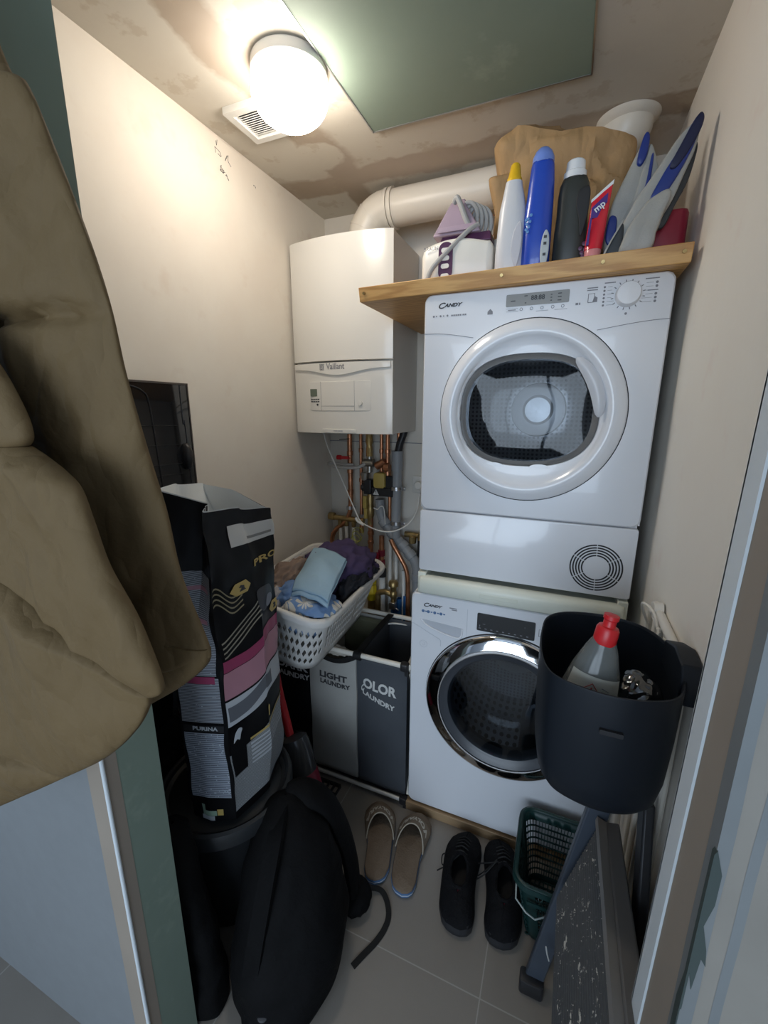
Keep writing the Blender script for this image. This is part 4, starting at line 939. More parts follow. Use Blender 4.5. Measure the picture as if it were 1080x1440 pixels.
t=bottle('detergent_bottle','charcoal bottle with a ribbed white cap and a moulded handle','bottle',-.035,1.31,[(0,.95,0),(.005,1,0),(.08,.98,0),(.12,.92,0),(.16,.92,.0),(.185,.86,.0),(.20,.70,-.0),(.203,.5,0)],.080,.055,M['bottleblack'],M['capwhite'],[(.199,.0265,-.001),(.213,.0265,-.001),(.216,.0225,-.001),(.236,.0215,-.001),(.239,.0185,-.001)])
b=BM(); pillow(b,dense([(-.022,2.005),(.000,2.01),(.003,1.97),(-.004,1.92),(-.012,1.905),(-.018,1.94),(-.027,1.975)]),lambda u,v,w:V((u,1.2835+w,v)),.002); obj('handle_hollow',b,M['gap'],t)
b=BM()
for (x,z) in ((-.008,1.875),(.0,1.885),(-.004,1.865),(.003,1.872),(-.001,1.857)): lathe(b,[(.005,-1.2815),(.0003,-1.281)],8,Matrix.Translation((x,0,z))@TOY)
obj('purple_label',b,M['aubergine'],t)
# red tube standing on its cap, crimped end up
t=thing('cream_tube','red squeeze tube with purple lettering and a white crimped end pointing up','tube',(.022,1.285,ZS))
b=BM(); rings=[]
for i in range(13):
    u=i/12; z0=ZS+.026; h=.108*u
    ring=[]
    for k in range(28):
        a=2*PI*k/28; hw=.0205+.001*u; hd=.019*(1-u)**.8+.0015; px=math.cos(a)*hw; py=math.sin(a)*hd
        ring.append(V((.021+.008*u+px,1.285+py,z0+h+ (px+.02)*.78*u)))
    rings.append(ring)
loft(b,rings); obj('body',b,M['tubered'],t,ang=60)
b=BM(); lathe(b,[(.0005,ZS),(.017,ZS),(.0185,ZS+.003),(.0195,ZS+.027),(.018,ZS+.03)],24,Matrix.Translation((.021,1.285,0))); obj('clear_cap',b,mat('pink_clear_cap',(.65,.25,.25),.2),t)
b=BM(); z0=ZS+.133; prism(b,[(.0065,z0-.001),(.0515,z0+.033),(.0525,z0+.042),(.0065,z0+.006)],XZ(1.2835),0,.003); obj('crimp',b,M['capwhite'],t)
b=BM(); prism(b,[(.009,1.935),(.009,1.958),(.042,1.986),(.042,1.966),(.033,1.958),(.024,1.936)],XZ(1.2735),0,.004); lb=obj('purple_label',b,M['tubepurple'],t)
text('label_lettering','mp',.020,frame((.026,1.2728,1.958),(1,0,.75),(-.2,0,1)),M['capwhite'],lb,bold=.0004)
b=BM(); prism(b,[(.004,1.875),(.008,1.935),(.012,1.935),(.010,1.875)],XZ(1.2665),.0,.006); obj('label_stripe',b,M['tubepurple'],t)
# paper bag
def pb(u,v):
    a=2*PI*u; c,s=math.cos(a),math.sin(a); c=abs(c)**.45*(1 if c>0 else -1); s=abs(s)**.45*(1 if s>0 else -1)
    x=-.083+c*.172; y=1.50+s*.078; k=sm((v-.75)/.25)
    top=2.235-(max(0,x+.20))*.22-.03*math.exp(-((x+.245)/.02)**2)
    z=ZS+(top-ZS)*min(v,.92)/.92; 
    if v>.92: q=(v-.92)/.08; x=-.083+(x+.083)*(1-q*.96); y=1.50+(y-1.50)*(1-q*.97); z=top+.02*q
    d=.020*N((x*7,y*7,z*7),1)+.026*abs(N((x*11,y*9,z*13),1,5))-.02*abs(N((x*20+z*9,y*9,z*10),1,8)); 
    return V((x+d*c,y+d*s-.0,z+d*.7))
b=BM(); grid(b,pb,72,48,True); o=obj('paper_bag',b,M['paper'],None,ang=25); tag(o,'crumpled brown kraft paper bag behind the bottles','paper bag')
# folded reusable bags
def slabthing(name,label,cat,parts,loc):
    t=thing(name,label,cat,loc)
    for nm,pts,y,th,m,amp in parts:
        b=BM(); pillow(b,dense(pts,8,True),(lambda Y:(lambda u,v,w:V((u,Y+w+.0,v))))(y),th,noise_amp=amp,ns=18); obj(nm,b,m,t,ang=60)
    return t
slabthing('shopping_bag','grey and blue folded shopping bag standing just right of the red tube','bag',[
 ('back_layer',[(.044,1.89),(.056,1.98),(.088,2.06),(.108,2.10),(.118,2.095),(.118,2.02),(.098,1.93),(.085,1.85),(.060,1.842)],1.325,.010,M['bag_grey'],.003),
 ('front_layer',[(.062,1.85),(.078,1.93),(.103,1.99),(.116,2.07),(.124,2.09),(.142,2.045),(.150,2.00),(.138,1.95),(.120,1.90),(.10,1.845)],1.322,.010,M['bag_grey'],.003),
 ('blue_inside',[(.097,2.055),(.104,2.10),(.112,2.113),(.119,2.10),(.117,2.065),(.107,2.045)],1.316,.008,M['bag_blue'],0),
 ('blue_corner',[(.047,1.90),(.052,1.945),(.066,1.945),(.070,1.925),(.068,1.885),(.058,1.88)],1.313,.004,M['bag_blue'],0),
 ('blue_print',[(.113,1.96),(.122,2.01),(.126,2.06),(.131,2.06),(.130,2.01),(.124,1.985),(.122,1.95)],1.309,.003,M['bag_blue'],0)],(.09,1.325,ZS))
slabthing('shopping_bag','blue-lined folded shopping bag leaning to the right wall, its open end up','bag',[
 ('outer_layer',[(.047,1.842),(.068,1.888),(.098,1.95),(.145,2.03),(.186,2.085),(.210,2.095),(.205,2.04),(.178,1.955),(.155,1.90),(.140,1.842),(.08,1.838)],1.275,.008,M['bag_grey'],.004),
 ('crumpled_front',[(.080,1.840),(.084,1.875),(.110,1.93),(.138,1.962),(.168,1.962),(.160,1.91),(.150,1.88),(.140,1.842)],1.262,.014,M['bag_grey'],.007),
 ('blue_lining',[(.130,1.955),(.150,2.00),(.172,2.04),(.192,2.085),(.204,2.103),(.212,2.098),(.207,2.065),(.185,2.005),(.160,1.960),(.145,1.95)],1.264,.006,M['bag_blue'],.002),
 ('dark_mouth',[(.160,2.01),(.176,2.05),(.194,2.088),(.205,2.102),(.212,2.09),(.207,2.065),(.190,2.03),(.172,2.005)],1.258,.005,mat('navy_inside',(.008,.012,.05),.5),0),
 ('dark_side',[(.150,1.90),(.160,1.95),(.182,2.00),(.204,2.06),(.213,2.05),(.204,1.99),(.186,1.945),(.168,1.90)],1.290,.006,M['bag_dark'],0),
 ('dark_base',[(.045,1.838),(.056,1.868),(.076,1.908),(.083,1.90),(.083,1.85),(.078,1.838)],1.262,.004,M['bag_dark'],0),
 ('white_edge',[(.040,1.838),(.058,1.878),(.078,1.915),(.080,1.913),(.060,1.874),(.044,1.838)],1.259,.002,M['bag_grey'],0)],(.12,1.27,ZS))
b=BM(); rbox(b,.118,.222,1.31,1.40,ZS,1.945,.02,rim=.01); t=obj('red_case',b,M['darkred'],None); tag(t,'dark red plastic case at the right end of the shelf','case')
b=BM(); tube(b,[(.110,1.315,1.846),(.130,1.312,1.852),(.150,1.315,1.842)],.008,10,5); obj('handle',b,M['red'],t)
# ================================================================== LAUNDRY HAMPER
HX0,HX1,HY0,HY1,HZ=-1.045,-.430,1.262,1.60,.600
t=thing('laundry_hamper','three-compartment laundry hamper with dark, light and colour bags on a tube frame','laundry hamper',(-.74,1.43,0))
secs=[('dark_bag',-1.043,-.848,M['hamp_dark']),('light_bag',-.846,-.640,M['hamp_light']),('color_bag',-.638,-.440,M['hamp_color'])]
def bagfront(x0,x1,sag,u,v,side=0):
    x=x0+(x1-x0)*u; e=1-(2*u-1)**2
    y=HY0+.004-.016*e*math.sin(PI*v)**.7+.006*N((x*9,v*5,side),1)
    zt=HZ-.004-sag*e; z=.045+(zt-.045)*v
    # taper to the foot
    x=x+(.0 if v>.15 else 0); return V((x,y,z))
for nm,x0,x1,m in secs:
    sag={'dark_bag':.03,'light_bag':.040,'color_bag':.0}[nm]
    b=BM()
    def per(u,v):
        # perimeter of the sack
        w=x1-x0; d=HY1-HY0-.02; L=2*(w+d); s=u*L
        if s<w: return bagfront(x0,x1,sag,s/w,v)
        s-=w
        if s<d: return V((x1-.001-.010*math.sin(PI*s/d)*math.sin(PI*v),HY0+.004+s,.045+(HZ-.05)*v))
        s-=d
        if s<w: return V((x1-s,HY1-.016,.045+(HZ-.05)*v))
        s-=w; return V((x0+.001+.010*math.sin(PI*s/d)*math.sin(PI*v),HY1-.016-s,.045+(HZ-.05)*v))
    grid(b,per,88,24,True); 
    bt=BM(); 
    o=obj(nm,b,m,t,solid=.002,recalc=True)
    b=BM(); box(b,x0+.004,x1-.004,HY0+.012,HY1-.02,.043,.048); obj('bag_floor',b,m,o)
    o['label']={'dark_bag':'black sack printed DARK LAUNDRY','light_bag':'pale grey sack printed LIGHT LAUNDRY','color_bag':'slate sack printed COLOR LAUNDRY'}[nm]
    fn=lambda sx_,x0=x0,x1=x1,sag=sag:None
    def mk(x0,x1,sag,cx,cz,curve):
        def f(px,py,pz):
            x=cx+px; z=cz+py+curve*px; u=(x-x0)/(x1-x0); v=(z-.045)/(HZ-.049-sag*(1-(2*u-1)**2)-.0); q=bagfront(x0,x1,sag,u,min(v,1)); return V((x,q.y-.0022-pz,z))
        return f
    if nm=='light_bag':
        text('lettering','LIGHT',.034,None,M['dark_ink'],o,fn=mk(x0,x1,sag,-.738,.484,-.02),bold=.0012,sx=1.25); text('lettering','LAUNDRY',.025,None,M['dark_ink'],o,fn=mk(x0,x1,sag,-.731,.454,-.05),bold=.0009,sx=1.1)
    if nm=='color_bag':
        text('lettering','OLOR',.050,None,M['labelw'],o,fn=mk(x0,x1,sag,-.545,.488,-.10),bold=.0018,sx=.95); text('lettering','C',.034,None,M['labelw'],o,fn=mk(x0,x1,sag,-.612,.470,.9),bold=.0012,sx=.6); text('lettering','LAUNDRY',.027,None,M['labelw'],o,fn=mk(x0,x1,sag,-.548,.438,-.28),bold=.0009,sx=1.05)
    if nm=='dark_bag':
        text('lettering','DARK',.046,None,M['tgrey2'] if 'tgrey2' in M else mat('grey_letter',(.40,.40,.41),.6),o,fn=mk(x0,x1,sag,-.925,.487,-.06),bold=.0014,sx=1.1); text('lettering','LAUNDRY',.030,None,mat('grey_letter',(.40,.40,.41),.6),o,fn=mk(x0,x1,sag,-.925,.447,-.04),bold=.0009,sx=1.1)
# olive lining showing inside and black trims
b=BM()
def lin(u,v): 
    x=-.846+.205*u; return V((x,HY1-.03-.02*math.sin(PI*v)+.006*N((x*20,v*6,1)),.30+.285*v))
grid(b,lin,16,12); obj('olive_lining',b,M['olive'],t,solid=.002)
b=BM()
def lin2(u,v): return V((-.66+.012*N((u*4,v*4,2)),HY0+.03+(HY1-HY0-.06)*u,.30+.285*v))
grid(b,lin2,12,10); obj('olive_lining',b,M['olive'],t,solid=.002)
for xa,xb,sag in ((-.846,-.640,.040),(-1.043,-.848,.03)):
    b=BM(); tube(b,[bagfront(xa,xb,sag,i/12,1)+V((0,-.003,-.004)) for i in range(13)],.01,4,0,None,True,0,(.010,.0015),(0,1,0)); obj('black_trim',b,M['strapm'],t)
b=BM(); lump(b,(-.735,1.275,.590),(.062,.018,.016),3,.3,4,32,16); obj('folded_flap',b,mat('cream_lining',(.45,.42,.36),.8),t)
for x,nm in ((-.632,'a'),(-.846,'b')):
    b=BM(); tube(b,[(x,HY0-.002,.605),(x,HY0+.10,.612),(x,HY1-.05,.612),(x,HY1,.606)],.012,6,4,None,True,0,(.012,.003),(0,0,1)); obj('divider_strap',b,M['strapm'],t)
    b=BM(); cyl(b,(x-.016,HY0-.002,.600),(x+.016,HY0-.002,.600),.017,14); obj('strap_sleeve',b,M['strapm'],t,bevel=.004)
for nm,p in (('front_rail',[(-1.045,HY0-.002,.602),(-.440,HY0-.002,.602)]),('back_rail',[(-1.045,HY1,.602),(-.470,HY1,.602)]),('side_rail',[(-.432,HY0,.600),(-.470,HY1,.602)]),('side_rail',[(-1.045,HY0,.602),(-1.045,HY1,.602)])):
    b=BM(); tube(b,p,.0095,14); obj(nm,b,M['whitetube'],t)
b=BM(); tube(b,[(-.445,HY1-.0,.575),(-.60,HY1-.02,.578),(-.66,HY1-.04,.57)],.004,8,5); obj('drawstring',b,M['whitetube'],t)
for p in ([(-.433,HY0+.004,.595),(-.443,HY0+.16,.33),(-.437,HY1-.03,.05)],[(-.436,HY1-.02,.595),(-.443,HY0+.19,.33),(-.430,HY0+.006,.05)]):
    b=BM(); tube(b,p,.007,10,4); obj('cross_leg',b,M['whitetube'],t)
for c in ((-.440,HY0-.002,.600),(-.470,HY1,.602),(-1.045,HY0,.602),(-1.045,HY1,.602),(-.438,HY0-.002,.026),(-1.04,HY0-.002,.026)):
    b=BM(); rbox(b,c[0]-.022,c[0]+.008,c[1]-.014,c[1]+.014,c[2]-.014,c[2]+.014,.008,rim=.004); box(b,c[0]-.004,c[0]+.008,c[1]-.012,c[1]+.012,max(.001,c[2]-.03),c[2]-.01) ; obj('corner_connector',b,M['black'],t)
b=BM(); tube(b,[(-1.045,HY0-.004,.026),(-.452,HY0-.004,.026)],.0075,14); obj('floor_bar',b,mat('satin_bar',(.70,.68,.63),.35,metal=.4),t)
b=BM(); box(b,-1.045,-.432,HY0+.006,HY1,.034,.042); obj('base_sheet',b,M['hamp_dark'],t)
# ================================================================== LAUNDRY BASKET
# rim rectangle lies tilted: left side higher
BL=V((-.945,.99,.905)); BR=V((-.620,1.005,.845)); ex=(BR-BL); W_=ex.length; ex.normalize(); ey=V((-.006,1,0)).normalized(); ez=ex.cross(ey).normalized(); ey=ez.cross(ex); L_=.565
BC=BL+ex*W_/2+ey*L_/2
def bas(a,h,off=0):
    """a = fraction round the perimeter, h = 0 rim .. 1 base"""
    q=1-.20*h; hx=(W_/2-.010)*q*(1-.04*h)+off; hy=(L_/2-.010)*(1-.16*h)+off; r=.065*(1-.1*h)
    per=[(hx-r)*2,PI/2*r,(hy-r)*2,PI/2*r]*2; tot=sum(per); s=(a%1)*tot
    # start at bottom-left going right along near side
    segs=[('l',(-hx+r,-hy),(1,0)),('c',(hx-r,-hy+r),-PI/2),('l',(hx,-hy+r),(0,1)),('c',(hx-r,hy-r),0),('l',(hx-r,hy),(-1,0)),('c',(-hx+r,hy-r),PI/2),('l',(-hx,hy-r),(0,-1)),('c',(-hx+r,-hy+r),PI)]
    for (k,p,d),L in zip(segs,per):
        if s<=L+1e-9:
            if k=='l': x,y=p[0]+d[0]*s,p[1]+d[1]*s
            else: an=d+s/r; x,y=p[0]+r*math.cos(an),p[1]+r*math.sin(an)
            break
        s-=L
    return BC+ex*x+ey*y-ez*(.225*h)
t=thing('laundry_basket','white perforated laundry basket full of clothes, balanced on top of the hamper','laundry basket',tuple(BC-ez*.22))
b=BM(); NU=72
rows=[0,.06,.22,.40,.58,.76,.9,1.0]
def addq(pts): b.faces.new([b.verts.new(p) for p in pts])
for j in range(len(rows)-1):
    h0,h1=rows[j],rows[j+1]
    for i in range(NU):
        sh=.0035
        u0,u1=i/NU+sh*h0*6,(i+1)/NU+sh*h0*6; w0,w1=i/NU+sh*h1*6,(i+1)/NU+sh*h1*6
        TL,TR,BL_,BR_=bas(u0,h0),bas(u1,h0),bas(w0,h1),bas(w1,h1)
        holes=(2<=j<=4) and not (i%12 in (11,))
        if j==5 and (i%12 in (2,3,4,5,6,7,8)): holes=True
        if not holes: addq([TL,TR,BR_,BL_]); continue
        hm=(h0+h1)/2; um=(u0+u1+w0+w1)/4; du=.36/NU; dh=(h1-h0)*.42
        T_=bas(um-.10/NU+.2/NU,h0+(h1-h0)*.08); B_=bas(um+.10/NU-.2/NU,h1-(h1-h0)*.08); Lp=bas(um-du,hm+dh*.15); Rp=bas(um+du,hm-dh*.15)
        addq([TL,TR,T_]); addq([TL,T_,Lp]); addq([TL,Lp,BL_]); addq([BL_,Lp,B_]); addq([BL_,B_,BR_]); addq([BR_,B_,Rp]); addq([BR_,Rp,TR]); addq([TR,Rp,T_])
bmesh.ops.remove_doubles(b,verts=b.verts,dist=.0002)
c=b.verts.new(BC-ez*.225); bot=[b.verts.new(bas(i/NU,1)) for i in range(NU)]
for i in range(NU): b.faces.new((c,bot[(i+1)%NU],bot[i]))
bmesh.ops.remove_doubles(b,verts=b.verts,dist=.0002)
obj('body',b,M['basketw'],t,solid=.0025,ang=60)
b=BM(); rings=[]
for i in range(97):
    a=i/96; p=bas(a,0); o_=bas(a,0,.016); o2=bas(a,0,.020); o3=bas(a,.055,.020)
    rings.append([p+ez*.002,(p+o_)/2+ez*.009,o_+ez*.007,o2,o3-ez*.004,bas(a,.055,.016)-ez*.004,o_-ez*.002,p-ez*.006])
loft(b,rings,True,False,False); obj('rim',b,M['basketw'],t,ang=60)
# clothes
def keep_in(b,m_=.012):
    for v in b.verts:
        d=v.co-BC; h=-d.dot(ez)/.225; x=d.dot(ex); y=d.dot(ey)
        if h>-.05:
            hh=min(max(h,0),1); hx=(W_/2-.010)*(1-.20*hh)*(1-.04*hh)-m_; hy=(L_/2-.010)*(1-.16*hh)-m_; rr=.06
            qx=max(-hx,min(hx,x)); qy=max(-hy,min(hy,y)); ax,ay=abs(qx)-(hx-rr),abs(qy)-(hy-rr)
            if ax>0 and ay>0 and math.hypot(ax,ay)>rr:
                k=rr/math.hypot(ax,ay); qx=math.copysign(hx-rr+ax*k,qx); qy=math.copysign(hy-rr+ay*k,qy)
            w=1 if h>0 else 1+h/.05; x2=x+(qx-x)*w; y2=y+(qy-y)*w; v.co=BC+ex*x2+ey*y2-ez*min(.205,h*.225)
def top(name,label,cat,c,r,m,seed,amp,sc=2.2,rot=0,grp='clothes in the laundry basket',power=.85):
    b=BM(); lump(b,c,r,seed,amp,sc,80,44,1,rot,power); keep_in(b); return tag(obj(name,b,m,None,ang=70),label,cat,grp)
top('purple_garment','dark purple garment heaped highest in the laundry basket','garment',(-.770,1.385,.850),(.125,.150,.115),M['purple'],11,.17)
top('charcoal_garment','charcoal garment crumpled at the far right of the basket','garment',(-.675,1.36,.835),(.045,.125,.065),M['darkcloth'],21,.25,2.6)
top('brown_garment','brown garment showing at the left of the basket heap','garment',(-.865,1.20,.870),(.055,.12,.075),M['brown'],31,.22)
top('grey_garment','pale grey garment at the near left of the heap','garment',(-.862,1.08,.830),(.055,.06,.070),M['greycloth'],35,.22)
def m_floral():
    k=NT('blue_floral_cotton',.85)
    vo=k.n('TexVoronoi'); vo.inputs['Scale'].default_value=12; vo.inputs['Randomness'].default_value=.55; k.l(k.obj,vo.inputs['Vector'])
    d=vo.outputs['Distance']; pos=k.n('VectorMath'); pos.operation='SUBTRACT'; 
    sc_=k.n('VectorMath'); sc_.operation='SCALE'; k.l(k.obj,sc_.inputs[0]); sc_.inputs['Scale'].default_value=12
    dv=k.n('VectorMath'); dv.operation='SUBTRACT'; k.l(sc_.outputs[0],dv.inputs[0])
    sp=k.n('VectorMath'); sp.operation='SCALE'; k.l(vo.outputs['Position'],sp.inputs[0]); sp.inputs['Scale'].default_value=12; k.l(sp.outputs[0],dv.inputs[1])
    x,y,z=k.sep(dv.outputs[0]); an=k.math('ARCTAN2',y,x)
    pet=k.math('ABSOLUTE',k.math('SINE',k.math('MULTIPLY',an,4.5)))
    rad=k.math('ADD',.38,k.math('MULTIPLY',pet,.20)); flower=k.math('LESS_THAN',d,rad); core=k.math('LESS_THAN',d,.14)
    line=k.math('MULTIPLY',k.math('LESS_THAN',pet,.22),flower)
    col=k.mix(flower,(.16,.27,.47),(.60,.58,.52)); col=k.mix(line,col,(.08,.14,.30)); col=k.mix(core,col,(.07,.15,.40)); k.color(col)
    k.bump(k.noise(14,4),.2,.01); return k.m
M['floral']=m_floral()
top('floral_garment','blue and white flower-print garment at the near end of the basket','garment',(-.715,1.090,.825),(.10,.085,.072),M['floral'],41,.13)
top('blue_garment','plain mid-blue garment between the grey garment and the towel','garment',(-.805,1.120,.862),(.055,.065,.050),mat('mid_blue_cotton',(.13,.23,.44),.85),45,.15)
# towel: a folded square draped over the heap
T0=[V((-.862,1.350,.955)),V((-.685,1.285,.955)),V((-.625,1.045,.915)),V((-.775,1.075,.915))]
def tw(u,v,lay=0):
    p=T0[0].lerp(T0[1],u).lerp(T0[3].lerp(T0[2],u),v); h=.024*math.sin(PI*min(max(u,0),1))*math.sin(PI*min(max(v*.8+.1,0),1))
    h+=.010*N((u*3,v*3,lay),1)-.006*(abs(u-.5)*2)**4-.012*max(0,v-.85)/.15
    return p+V((0,0,h+.010*lay))
t=thing('microfibre_towel','light blue cleaning cloth folded on top of the clothes in the basket','cloth',(-.74,1.24,.92),'clothes in the laundry basket')
b=BM(); grid(b,lambda u,v:tw(u,v,1),30,30); obj('top_layer',b,M['towel'],t,solid=.004)
b=BM(); grid(b,lambda u,v:tw(u*1.02-.0,v*1.045+.0,0.25),30,30); obj('lower_layer',b,M['towel'],t,solid=.004)
# ================================================================== LEFT CORNER: barrel, food bag, black panel
t=thing('storage_barrel','dark grey round lidded barrel carrying the pet food bag','barrel',(-.855,.80,0))
T=Matrix.Translation((-.849,.80,0))
b=BM(); lathe(b,[(.0005,.0),(.130,.0),(.135,.006),(.170,.36),(.178,.372)],64,T); obj('body',b,M['barrel'],t)
b=BM(); lathe(b,[(.188,.352),(.193,.356),(.194,.385),(.190,.397),(.182,.402),(.176,.398),(.172,.386),(.160,.382),(.150,.388),(.0005,.392)],72,T); obj('lid',b,M['barrel'],t)
BZ0,BZ1=.405,1.27
def bagpt(s,v):
    s=s%8
    botm=[(-.835,.665),(-.778,.672),(-.722,.700),(-.705,.82),(-.745,.925),(-.80,.955),(-.875,.965),(-.905,.80)]
    midm=[(-.840,.660),(-.782,.676),(-.722,.698),(-.700,.83),(-.733,.930),(-.80,.965),(-.89,.965),(-.925,.80)]
    upm =[(-.850,.680),(-.800,.740),(-.728,.694),(-.722,.83),(-.745,.955),(-.82,.97),(-.92,.95),(-.94,.82)]
    topm=[(-.872,.690),(-.785,.765),(-.734,.697),(-.737,.82),(-.742,.950),(-.86,.93),(-.965,.93),(-.935,.81)]
    topz=[.030,-.012,-.012,-.030,-.058,-.01,.0,.02]
    def at(tab,s):
        i=int(s); f=s-i; f=sm(f) if i in(2,3,6,7) else f; a,b_=tab[i],tab[(i+1)%8]
        return (a[0]+(b_[0]-a[0])*f,a[1]+(b_[1]-a[1])*f)
    def atz(tab,s): i=int(s); f=s-i; return tab[i]+(tab[(i+1)%8]-tab[i])*f
    ks=[(0,botm),(.12,midm),(.55,midm),(.80,upm),(1,topm)]
    for (k0,a),(k1,c) in zip(ks,ks[1:]):
        if v<=k1 or k1==1:
            f=max(0,(v-k0)/(k1-k0)); f=min(1.2,f); f2=sm(f) if f<1 else f; p0=at(a,s); p1=at(c,s); x=p0[0]+(p1[0]-p0[0])*f2; y=p0[1]+(p1[1]-p0[1])*f2; break
    z=BZ0+(BZ1-BZ0)*v+atz(topz,s)*v**6
    w=.007*N((s*1.3,v*7,0))+.004*N((s*4,v*14,3))*(1 if v>.5 else .4)
    return V((x+w,y+w*.5,z))
def bagn(s,v):
    e=.02; d1=bagpt(s+e,v)-bagpt(s-e,v); d2=bagpt(s,v+.01)-bagpt(s,v-.01); n=d1.cross(d2); return n.normalized()
t=thing('pet_food_bag','tall open black pet food bag with printed panels standing on the barrel lid','bag',(-.80,.81,BZ0))
b=BM(); grid(b,lambda u,v:bagpt(u*8,v),96,90,True); 
b.verts.ensure_lookup_table(); b.faces.new([b.verts[i] for i in range(96)]); body=obj('bag_body',b,M['bagblack'],t,ang=40)
b=BM(); grid(b,lambda u,v:(bagpt(u*8,.80+.2*v)+ (V((-.83,.83,0))-V((bagpt(u*8,.80+.2*v).x,bagpt(u*8,.80+.2*v).y,0)))*.03+V((0,0,.0015 if v==1 else 0))),96,12,True); obj('white_lining',b,M['bagwhite'],body)
def patch(name,sfn,v0fn,v1fn,s0,s1,m,off=.0014,nu=14,nv=14,parent=None):
    b=BM()
    def f(u,v):
        s=s0+(s1-s0)*u; a=v0fn(u) if callable(v0fn) else v0fn; c=v1fn(u) if callable(v1fn) else v1fn; vv=a+(c-a)*v; return bagpt(s,vv)+bagn(s,vv)*off
    grid(b,f,nu,nv); return obj(name,b,m,parent or body,recalc=False)
def m_textpanel(name,bg,fg,pitch,density=.5,cols=14):
    k=NT(name,.45); x,y,z=k.sep(); ln=k.math('FRACT',k.math('MULTIPLY',z,1/pitch)); row=k.math('FLOOR',k.math('MULTIPLY',z,1/pitch))
    cb=k.n('CombineXYZ'); k.l(k.math('MULTIPLY',x,160),cb.inputs[0]); k.l(k.math('MULTIPLY',y,160),cb.inputs[1]); k.l(k.math('MULTIPLY',row,7.3),cb.inputs[2])
    n=k.noise(1.0,2,.5,vec=cb.outputs[0]); on=k.math('MULTIPLY',k.math('LESS_THAN',ln,.55),k.math('GREATER_THAN',n,1-density-.08)); k.color(k.mix(on,bg,fg)); return k.m
tp1=m_textpanel('table_print',(.42,.46,.52),(.13,.15,.19),.0058,.55); tp2=m_textpanel('small_text_print',(.40,.43,.47),(.10,.11,.13),.0045,.62); tp3=m_textpanel('side_text_print',(.40,.42,.43),(.13,.14,.15),.0042,.62)
patch('feeding_table',0,.085,.315,.14,1.86,tp1,nv=20)
patch('brand_bar',0,.320,.342,.14,1.86,M['gap'],.0018)
patch('text_panel',0,.352,.50,.10,1.86,tp2,nv=20)
patch('magenta_bar',0,.482,.505,.28,1.70,M['bagmag'],.002)
patch('text_panel',0,.507,.82,lambda:0,1,tp2) if False else patch('text_panel',0,.507,.80,.18,1.80,tp2,nv=24)
for v_ in (.585,.66,.745): patch('pink_bar',0,v_,v_+.012,.22,1.6,M['bagpink'],.002)
def bagfn(s_c,v_c,ks,kv=1/.865,tilt=0,off=.0022):
    def f(px,py,pz):
        s=s_c+px*ks; v=v_c+(py+tilt*px)*kv; return bagpt(s,v)+bagn(s,v)*(off+pz)
    return f
text('brand_lettering','PURINA',.015,None,M['bagpale'],body,fn=bagfn(1.05,.331,17.5),bold=.0004,sx=1.15)
b=BM()
for (s_,v_,w,h,mm) in ((.55,.030,.20,.034,0),(.95,.016,.38,.018,0),(1.35,.020,.16,.024,1),(.75,-.006,.55,.014,0)):
    pass
for (s_,v_,ws,h,m_) in ((.62,.040,.12,.040,M['greenlabel']),(.98,.030,.28,.018,M['greenlabel']),(1.38,.033,.10,.022,M['gold']),(.80,.012,.38,.016,M['bagpale'])):
    patch('recycling_label',0,v_-h/2,v_+h/2,s_-ws,s_+ws,m_,.0025,6,4)
# broad side (s 2..4)
wv=lambda c,a=.03:(lambda u:c+a*(sm((u-.25)/.5))-.004*math.sin(u*9))
patch('magenta_stripe',0,wv(.515),wv(.55,.035),2.05,4.05,M['bagmag'],nu=30,nv=4)
patch('pink_stripe',0,wv(.425),wv(.513),2.05,4.05,M['bagpink'],nu=30,nv=6)
patch('white_stripe',0,wv(.335),wv(.418),2.05,4.05,M['bagpale'],nu=30,nv=6)
patch('grey_stripe',0,wv(.350),wv(.398),2.12,3.35,M['tgrey'],.0022,nu=24,nv=4)
patch('gold_line',0,wv(.238,.035),wv(.246,.036),2.5,4.05,M['gold'],.0022,nu=24,nv=2)
patch('text_panel',0,.03,wv(.236,.035),2.05,4.05,tp3,nu=30,nv=20)
for i in range(6):
    patch('white_band',0,wv(.150+i*.014,.035),wv(.157+i*.014,.036),2.5,4.05,M['bagpale'],.0022,nu=20,nv=2)
patch('black_box',0,.155,.325,2.12,2.42,M['bagblack'],.0024,nu=6,nv=6)
for s_,v_ in ((2.27,.29),(3.05,.293)):
    b=BM(); pillow(b,dense([(-.006,-.016),(.0,-.010),(.004,-.016),(.006,.0),(.008,.012),(.003,.018),(-.003,.006)],3),lambda u,v,w,s_=s_,v_=v_:bagpt(s_+u*12,v_+v*1.2)+bagn(s_,v_)*(.003+w),.0004); obj('dog_silhouette',b,M['bagpale'] if s_<2.6 else M['gold'],body)
patch('white_sticker',0,.875,.945,2.55,4.0,M['labelw'],.0026,nu=20,nv=6)
patch('sticker_print',0,.890,.900,3.1,3.8,M['greydisp'],.0030,nu=10,nv=2)
text('brand_lettering','PRO PLAN',.028,None,M['gold'],body,fn=bagfn(4.12,.800,13),bold=.0006,sx=1.1)
